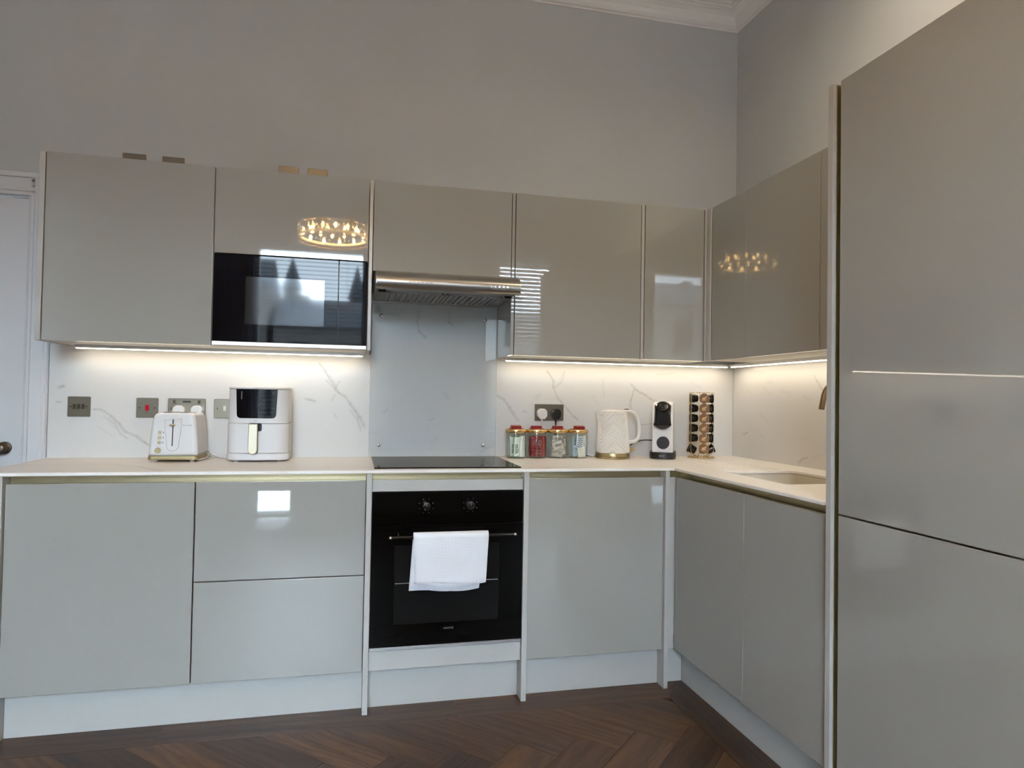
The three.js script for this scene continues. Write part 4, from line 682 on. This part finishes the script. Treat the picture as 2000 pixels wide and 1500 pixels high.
// ---------------------------------------------------------------- kettle
{
  const t = thing('kettle', 'cream-white kettle embossed with chevrons on a brass-coloured base', 'kettle', [1.1705, HW, 0.115]);
  part(t, 'power_base', lathe([[0, 0], [0.08, 0], [0.084, 0.003], [0.0845, 0.009], [0, 0.009]], 56), M.brass);
  part(t, 'base_band', lathe([[0, 0.0095], [0.083, 0.0095], [0.0842, 0.012], [0.084, 0.026], [0.0815, 0.028], [0, 0.028]], 56), M.brass).userData.label = 'brass-coloured band';
  // embossed body: radius tapers upwards, chevron ridges raised
  const nu = 256, nv = 150, pos = [], uv = [], idx = [], y0 = 0.028, y1 = 0.228;
  for (let j = 0; j <= nv; j++) for (let i = 0; i <= nu; i++) {
    const v = j / nv, a = i / nu * Math.PI * 2, y = y0 + (y1 - y0) * v, base = 0.0812 - 0.017 * Math.pow(v, 1.2);
    const s = (((a - 4.33) / (Math.PI * 2) * 8) % 2 + 2) % 2, tri = s < 1 ? 1 - s : s - 1, ph = v * 12 - tri * 3.4, rid = Math.pow(0.5 + 0.5 * Math.cos(ph * Math.PI * 2), 1.3), fade = Math.min(1, v / 0.03) * Math.min(1, (1 - v) / 0.05);
    let r = base + 0.0034 * rid * fade;
    const front = Math.cos(a - Math.PI), sp = Math.max(0, front - 0.8) / 0.2 * Math.max(0, (v - 0.55) / 0.45); r += 0.024 * Math.pow(sp, 1.3) * Math.pow(Math.max(0, (v - 0.45) / 0.55), 0.7);   // spout towards -x
    pos.push(Math.cos(a) * r, y, -Math.sin(a) * r); uv.push(i / nu, v);
  }
  for (let j = 0; j < nv; j++) for (let i = 0; i < nu; i++) { const a = j * (nu + 1) + i, b = a + 1, c = b + nu + 1, d = a + nu + 1; idx.push(a, b, c, a, c, d); }
  const g = new THREE.BufferGeometry(); g.setAttribute('position', new THREE.Float32BufferAttribute(pos, 3)); g.setAttribute('uv', new THREE.Float32BufferAttribute(uv, 2)); g.setIndex(idx); g.computeVertexNormals();
  part(t, 'body', g, M.cream);
  part(t, 'lid', lathe([[0.063, 0.222], [0.0652, 0.2285], [0.062, 0.2325], [0.04, 0.238], [0.012, 0.2405], [0, 0.2405]], 48), M.cream);
  const ring = []; for (let i = 0; i <= 40; i++) { const u = i / 40; ring.push(u); }
  const hp = [[0.05, 0.226, 0], [0.085, 0.229, 0], [0.112, 0.218, 0], [0.13, 0.192, 0], [0.1385, 0.15, 0], [0.138, 0.115, 0], [0.128, 0.092, 0], [0.108, 0.081, 0], [0.073, 0.078, 0]];
  const hc = new THREE.CatmullRomCurve3(hp.map((p) => V3(...p))), hg = new THREE.TubeGeometry(hc, 60, 0.0105, 14, false); { const p = hg.attributes.position; for (let i = 0; i < p.count; i++) p.setZ(i, p.getZ(i) * 1.35); hg.computeVertexNormals(); }
  part(t, 'handle', hg, M.cream);
  part(t, 'lid_button', box(0.062, 0.082, 0.2385, 0.2425, -0.008, 0.008, 0.0015), M.charcoal);
  part(t, 'switch', new THREE.CylinderGeometry(0.0135, 0.004, 0.034, 20).rotateZ(Math.PI / 2).scale(1, 1, 0.5).translate(0.098, 0.043, 0.012), M.brass).userData.label = 'brass-coloured switch lever';
}

// ---------------------------------------------------------------- coffee machine
{
  const t = thing('coffee_machine', 'slim white capsule coffee machine with black head, round black tray and base', 'coffee machine', [1.437, HW, 0.122], -0.5);
  part(t, 'base', slab(roundRect(0.126, 0.2, 0.055), 0.034, 0.003).rotateX(-Math.PI / 2), M.blackPlastic);
  // body: side profile (z, y) extruded across
  const pr = new THREE.Shape(); pr.moveTo(-0.088, 0.0345); pr.lineTo(0.07, 0.0345); pr.lineTo(0.072, 0.145); pr.quadraticCurveTo(0.078, 0.2, 0.06, 0.24); pr.quadraticCurveTo(0.04, 0.272, 0, 0.275); pr.lineTo(-0.06, 0.268); pr.quadraticCurveTo(-0.09, 0.25, -0.09, 0.2); pr.closePath();
  part(t, 'body', new THREE.ExtrudeGeometry(pr, { depth: 0.084, bevelEnabled: true, bevelSize: 0.007, bevelThickness: 0.008, bevelSegments: 4, curveSegments: 16 }).rotateY(-Math.PI / 2).translate(0.042, 0, 0), M.whitePlastic);
  // black head: rounded front shell, domed at top and bottom
  const hs = new THREE.Shape(); hs.moveTo(-0.042, 0.165); hs.quadraticCurveTo(0, 0.128, 0.042, 0.165); hs.quadraticCurveTo(0.036, 0.215, 0.04, 0.262); hs.quadraticCurveTo(0.024, 0.283, 0, 0.283); hs.quadraticCurveTo(-0.024, 0.283, -0.04, 0.262); hs.quadraticCurveTo(-0.036, 0.215, -0.042, 0.165);
  const hg = slab(hs, 0.05, 0.008), p = hg.attributes.position; for (let i = 0; i < p.count; i++) { const y = p.getY(i), x = p.getX(i); p.setZ(i, p.getZ(i) + 0.046 - Math.pow(Math.max(0, y - 0.21) / 0.073, 2) * 0.034 + (0.0018 - x * x) * 5 * (p.getZ(i) > 0.02 ? 1 : 0)); } hg.computeVertexNormals();
  part(t, 'head', hg, M.blackGloss);
  part(t, 'head_lip', slab((() => { const s = new THREE.Shape(); s.moveTo(-0.043, 0.166); s.quadraticCurveTo(0, 0.127, 0.043, 0.166); s.lineTo(0.042, 0.158); s.quadraticCurveTo(0, 0.117, -0.042, 0.158); s.closePath(); return s; })(), 0.02, 0.001).translate(0, 0.009, 0.09), M.blackPlastic);
  part(t, 'dial', lathe([[0, 0.004], [0.026, 0.004], [0.029, 0], [0, 0]].reverse(), 32).rotateX(Math.PI / 2 - 0.55).translate(0, 0.258, 0.088), M.blackPlastic);
  for (const [x, y] of [[-0.012, 0.262], [0.009, 0.258], [0.013, 0.263], [-0.003, 0.252]]) part(t, 'indicator', new THREE.SphereGeometry(0.0022, 10, 8).translate(x, y, 0.0945 - (y - 0.252) * 0.6), M.chrome);
  part(t, 'drip_tray', lathe([[0, 0.006], [0.029, 0.006], [0.031, 0.003], [0.031, 0], [0, 0]].reverse(), 40).rotateX(Math.PI / 2).translate(0.003, 0.08, 0.0775), M.charcoal).userData.label = 'round dark tray on the column';
  const [lg, lm] = lettering('KRUPS', 0.03, 0.008, 'bold 120px sans-serif', 'rgb(190,190,190)', (g) => g.translate(-0.004, 0.017, 0.1006)); part(t, 'logo', lg, lm);
}

// ---------------------------------------------------------------- capsule tower and capsules
{
  const cx = 1.648, cz = 0.118, t = thing('capsule_rack', 'gold wire tower rack holding coffee capsules', 'capsule rack', [cx, HW, cz]);
  part(t, 'base_ring', merge([new THREE.TorusGeometry(0.066, 0.0024, 8, 48).rotateX(Math.PI / 2).translate(0, 0.0034, 0), lathe([[0, 0.006], [0.05, 0.0055], [0.062, 0.003], [0.062, 0.001], [0, 0.001]].reverse(), 40)]), M.gold);
  const H = 0.334;
  const dirs = [0, 1, 2, 3].map((k) => k * Math.PI / 2 - 0.26);
  for (const a of dirs) for (const s of [-1, 1]) {
    const c = Math.cos(a), q = Math.sin(a), px = q * 0.056 + c * 0.0235 * s, pz = c * 0.056 - q * 0.0235 * s, ix = q * 0.02 + c * 0.0235 * s, iz = c * 0.02 - q * 0.0235 * s;
    part(t, 'wire', tube([[ix, 0.006, iz], [px * 0.98, 0.03, pz * 0.98], [px, 0.075, pz], [px, 0.2, pz], [px, H - 0.004, pz]], 0.0013, 20, 6), M.gold);
    part(t, 'wire', rod([px, H - 0.004, pz], [ix, H - 0.004, iz], 0.0012, 6), M.gold);
  }
  for (const a of dirs) { const c = Math.cos(a), q = Math.sin(a); part(t, 'stop', tube([[q * 0.058 + c * 0.0235, 0.075, c * 0.058 - q * 0.0235], [q * 0.064, 0.071, c * 0.064], [q * 0.058 - c * 0.0235, 0.075, c * 0.058 + q * 0.0235]], 0.0012, 12, 6), M.gold); }
  part(t, 'top_ring', new THREE.TorusGeometry(0.058, 0.0013, 6, 44).rotateX(Math.PI / 2).translate(0, H - 0.004, 0), M.gold);
  const pod = (kind) => { const g = new THREE.Group(); part(g, 'cup', lathe([[0, -0.034], [0.016, -0.034], [0.0185, -0.031], [0.0215, -0.004], [0.0215, 0], [0, 0]], 28).rotateX(Math.PI / 2), kind === 'black' ? M.blackPlastic : brown); part(g, 'rim', lathe([[0, 0], [0.0248, 0], [0.0253, 0.0012], [0.0248, 0.0022], [0, 0.0022]], 32).rotateX(Math.PI / 2), kind === 'black' ? M.blackPlastic : brown); part(g, 'lid', new THREE.CircleGeometry(0.0243, 28).translate(0, 0, 0.0026), kind === 'black' ? M.blackMatt : foil); return g; };
  const brown = S({ color: lin(0.16, 0.075, 0.03), roughness: 0.4 });
  const foil = printed(128, 128, (c, w, h) => { c.fillStyle = 'rgb(122,84,52)'; c.fillRect(0, 0, w, h); c.strokeStyle = 'rgb(208,180,144)'; for (let i = 0; i < 9; i++) { c.lineWidth = 2 + (i % 3) * 2; c.beginPath(); c.moveTo(20 + (i * 53) % 90, 14 + (i * 37) % 90); c.lineTo(30 + (i * 71) % 80, 26 + (i * 29) % 90); c.stroke(); } c.beginPath(); c.arc(60, 66, 14, 0, 7); c.stroke(); });
  const protos = { black: pod('black'), brown: pod('brown') };
  const put = (kind, label, a, y, tilt, group, out = 0.03) => { const g = protos[kind].clone(); g.name = numbered('coffee_capsule'); g.userData = { label, category: 'capsule', group }; g.position.set(cx + Math.sin(a) * (0.033 + out - 0.03 + 0.02), HW + y, cz + Math.cos(a) * (0.033 + out - 0.03 + 0.02)); g.rotation.set(tilt, a, 0, 'YXZ'); scene.add(g); };
  const nth = ['fifth from the top', 'fourth from the top', 'third from the top', 'second from the top', 'topmost'];
  for (let k = 0; k < 5; k++) {
    const y = 0.1 + k * 0.0502;
    put('brown', `brown foil-topped coffee capsule, ${nth[k]} on the front of the wire tower`, dirs[0], y, 0, 'brown capsules on the tower');
    put('black', `black coffee capsule, ${nth[k]} on the tower side towards the coffee machine`, dirs[3], y, 0, 'black capsules on the tower, coffee machine side');
    put('black', `black coffee capsule, ${nth[k]} on the tower side towards the sink`, dirs[1], y, 0, 'black capsules on the tower, sink side');
  }
  put('brown', 'lowest brown coffee capsule tilted out at the foot of the wire tower', dirs[0], 0.05, -0.35, undefined, 0.034);
  put('black', 'lowest black coffee capsule tilted out at the foot of the tower towards the coffee machine', dirs[3], 0.05, -0.45, undefined, 0.036);
  put('black', 'lowest black coffee capsule tilted out at the foot of the tower towards the sink', dirs[1], 0.05, -0.45, undefined, 0.036);
}

// ---------------------------------------------------------------- behind the camera: windows, blinds, chandelier (seen as reflections and as light)
WIN.forEach(([a, b, c, d], k) => {
  const cx = (a + b) / 2, w = structure(`window_${k + 1}`, k ? 'narrower white sash window behind the viewer, mirrored beside the hood' : 'wide white sash window behind the viewer, mirrored in the microwave', 'window', [cx, c, ZW + 0.12]);
  const F = 0.05; wpart(w, 'frame', merge([box(a, a + F, c, d, ZW + 0.08, ZW + 0.16, 0.003), box(b - F, b, c, d, ZW + 0.08, ZW + 0.16, 0.003), box(a + F, b - F, d - F, d, ZW + 0.08, ZW + 0.16, 0.003), box(a + F, b - F, c, c + 0.07, ZW + 0.08, ZW + 0.16, 0.003), box(a + F, b - F, 1.62, 1.665, ZW + 0.1, ZW + 0.15, 0.003)]), M.white);
  wpart(w, 'pane', box(a + F, b - F, c + 0.07, 1.62, ZW + 0.12, ZW + 0.124, 0), M.pane); wpart(w, 'pane', box(a + F, b - F, 1.665, d - F, ZW + 0.12, ZW + 0.124, 0), M.pane);
  wpart(w, 'sill', box(a - 0.06, b + 0.06, c - 0.035, c, ZW - 0.06, ZW + 0.08, 0.006), M.white);
  for (const s of [0, 1]) { // panelled shutters folded back on both sides
    const x0 = s ? b + 0.03 : a - 0.3, x1 = s ? b + 0.3 : a - 0.03;
    wpart(w, 'shutter', merge([box(x0, x1, 0.15, d + 0.05, ZW - 0.022, ZW, 0.002), box(x0 + 0.05, x1 - 0.05, 0.3, 1.35, ZW - 0.03, ZW - 0.022, 0.004), box(x0 + 0.05, x1 - 0.05, 1.5, d - 0.08, ZW - 0.03, ZW - 0.022, 0.004)]), M.white);
  }
  const bl = thing('venetian_blind', k ? 'white slatted blind tilted nearly shut in the narrower window' : 'open white slatted blind in the wide window', 'blind', [cx, d - 0.05, ZW + 0.05]);
  wpart(bl, 'headrail', box(a + 0.01, b - 0.01, d - 0.03, d - 0.001, ZW + 0.03, ZW + 0.075, 0.003), M.slat);
  const sg = new THREE.BoxGeometry(b - a - 0.03, 0.0028, 0.046).rotateX(k ? -1.24 : -0.06), n = Math.floor((d - c - 0.12) / 0.046);
  for (let i = 0; i < n; i++) { const m = part(bl, 'slat', sg, M.slat); m.position.set(0, -0.03 - i * 0.046, 0.0); }
  for (const s of [-1, 1]) wpart(bl, 'cord', rod([cx + s * (b - a) * 0.32, c + 0.03, ZW + 0.027], [cx + s * (b - a) * 0.32, d - 0.04, ZW + 0.027], 0.0012, 5), M.slat);
});
{
  const [a, b, c, d] = LOW, w = structure('window_3', 'small floor-level glazed light under the wide window, mirrored in the top drawer', 'window', [(a + b) / 2, c, ZW + 0.12]);
  wpart(w, 'frame', merge([box(a, a + 0.015, c, d, ZW + 0.1, ZW + 0.15, 0.002), box(b - 0.015, b, c, d, ZW + 0.1, ZW + 0.15, 0.002), box(a + 0.015, b - 0.015, c, c + 0.012, ZW + 0.1, ZW + 0.15, 0.002), box(a + 0.015, b - 0.015, d - 0.012, d, ZW + 0.1, ZW + 0.15, 0.002)]), M.white);
  wpart(w, 'pane', box(a + 0.015, b - 0.015, c + 0.012, d - 0.012, ZW + 0.12, ZW + 0.124, 0), M.pane);
  const bal = thing('balcony', 'pale stone balcony slab outside the wide window', 'balcony', [-0.6, -0.25, ZW + 1.4]);
  wpart(bal, 'slab', box(-1.9, 0.7, -0.25, -0.02, ZW + 0.26, ZW + 2.6, 0.01), M.paleStone);
}
{
  const C = [-0.262, 2.39, 2.85], t = thing('chandelier', 'lit gold crystal ring chandelier hanging behind the viewer, mirrored in the doors', 'chandelier', C);
  const R = 0.27, top = YC - C[1];
  part(t, 'ceiling_rose', lathe([[0, top], [0.06, top], [0.06, top - 0.018], [0.02, top - 0.03], [0, top - 0.03]].reverse(), 32), M.gold);
  part(t, 'stem', rod([0, 0.18, 0], [0, top - 0.028, 0], 0.006, 10), M.gold);
  part(t, 'ring', merge([new THREE.TorusGeometry(R, 0.008, 10, 64).rotateX(Math.PI / 2).translate(0, 0.15, 0), new THREE.TorusGeometry(R * 0.99, 0.006, 10, 64).rotateX(Math.PI / 2).translate(0, 0.03, 0)]), M.gold);
  for (let k = 0; k < 3; k++) { const a = k * Math.PI * 2 / 3 + 0.3; part(t, 'arm', rod([0, 0.19, 0], [Math.cos(a) * R, 0.15, Math.sin(a) * R], 0.004, 8), M.gold); }
  part(t, 'light_ring', new THREE.TorusGeometry(R - 0.012, 0.011, 8, 64).rotateX(Math.PI / 2).translate(0, 0.062, 0), M.ringLight);
  const dg = new THREE.OctahedronGeometry(1, 0).scale(0.009, 0.05, 0.009), bulbShape = new THREE.SphereGeometry(0.011, 14, 10).scale(1, 1.9, 1);
  for (let k = 0; k < 44; k++) { const a = k / 44 * Math.PI * 2, m = part(t, 'crystal', dg, M.crystal); m.position.set(Math.cos(a) * R, 0.09, Math.sin(a) * R); m.rotation.y = a; }
  for (let k = 0; k < 24; k++) {
    const a = k / 24 * Math.PI * 2 + 0.1, r = k % 2 ? R - 0.03 : R - 0.085, x = Math.cos(a) * r, z = Math.sin(a) * r, y = k % 2 ? 0.085 : 0.12;
    const b = part(t, 'bulb', bulbShape, M.bulb); b.position.set(x, y, z);
    part(t, 'bulb_arm', rod([0, 0.18, 0], [x, y + 0.022, z], 0.0025, 6), M.gold);
    const l = new THREE.PointLight(lin(1, 0.66, 0.34), BULB_POWER); l.name = 'bulb_glow'; l.castShadow = true; l.shadow.radius = 0.4; l.position.set(x, y, z); t.add(l);
  }
}
{ // warm recessed ceiling lamp near the side wall: the glow on the wall over the tall unit
  const t = thing('downlight', 'warm round recessed ceiling lamp above the tall unit', 'light', [1.35, YC, 1.5]);
  part(t, 'trim_ring', lathe([[0.034, -0.004], [0.042, -0.006], [0.046, -0.002], [0.046, 0.0]], 36), M.gold);
  part(t, 'lens', new THREE.CylinderGeometry(0.034, 0.034, 0.003, 28).translate(0, -0.003, 0), M.lens);
  const l = new THREE.SpotLight(lin(1, 0.85, 0.62), 3.4, 0, 1.35, 0.9); l.name = 'downlight_glow'; l.castShadow = true; l.shadow.radius = 1.6; l.position.set(0, -0.012, 0); l.target.position.set(0, -1, 0); t.add(l); t.add(l.target);
}
// ---------------------------------------------------------------- outside: street, houses opposite, church spires (mirrored in the microwave)
single('ground', 'dark street surface far below the windows', 'street', new THREE.BoxGeometry(240, 0.4, 160), M.asphalt, [0, -9.2, 86], undefined, 'structure');
function house(label, x0, x1, z0, z1, eave, ridge) {
  const t = thing('townhouse', label, 'building', [(x0 + x1) / 2, -9, (z0 + z1) / 2], 0, 'houses across the street'), w = x1 - x0, d = z1 - z0;
  part(t, 'wall', new THREE.BoxGeometry(w, eave + 9, d).translate(0, (eave + 9) / 2, 0), M.stone);
  part(t, 'roof', new THREE.ExtrudeGeometry(poly([[-d / 2 - 0.3, 0], [d / 2 + 0.3, 0], [0, ridge - eave]]), { depth: w, bevelEnabled: false }).rotateY(Math.PI / 2).translate(-w / 2, eave + 9, 0), M.slate);
  for (const s of [-0.36, 0.36]) part(t, 'chimney', new THREE.BoxGeometry(0.5, 0.5, 0.7).translate(w * s, ridge + 9 - 0.1, 0), M.stone);
  for (let i = 0; i < Math.floor(w / 2.2); i++) for (let j = 0; j < 3; j++) part(t, 'window', new THREE.BoxGeometry(0.95, 1.6, 0.1).translate(-w / 2 + 1.1 + i * 2.2, eave + 9 - 1.5 - j * 3, -d / 2), M.blackGlass);
}
house('grey stone house with slate roof across the street, beside the taller gabled one', -3.6, 4, 28, 34, 4.2, 5.8);
house('taller gabled stone house across the street', -16, -3.9, 28, 34, 6.0, 7.6);
house('grey stone house across the street in front of the narrower window', 4.1, 24, 28, 34, 4.2, 5.7);
house('long grey stone house furthest along the street', -40, -16.1, 28, 34, 5, 6.8);
function steeple(label, x, z, w, h0, h1) {
  const t = thing('church_steeple', label, 'church', [x, -9, z]); part(t, 'tower', new THREE.BoxGeometry(w, h0 + 9, w).translate(0, (h0 + 9) / 2, 0), M.stone); part(t, 'spire', new THREE.ConeGeometry(w * 0.66, h1 - h0, 8).translate(0, h0 + 9 + (h1 - h0) / 2, 0), M.slate);
}
steeple('church tower with a tall pointed slate spire beyond the roofs', -7.6, 80, 1.9, 13.6, 17.6);
steeple('second slimmer church spire beyond the roofs', -0.15, 80, 1.7, 12.8, 17);

renderer.render(scene, camera);
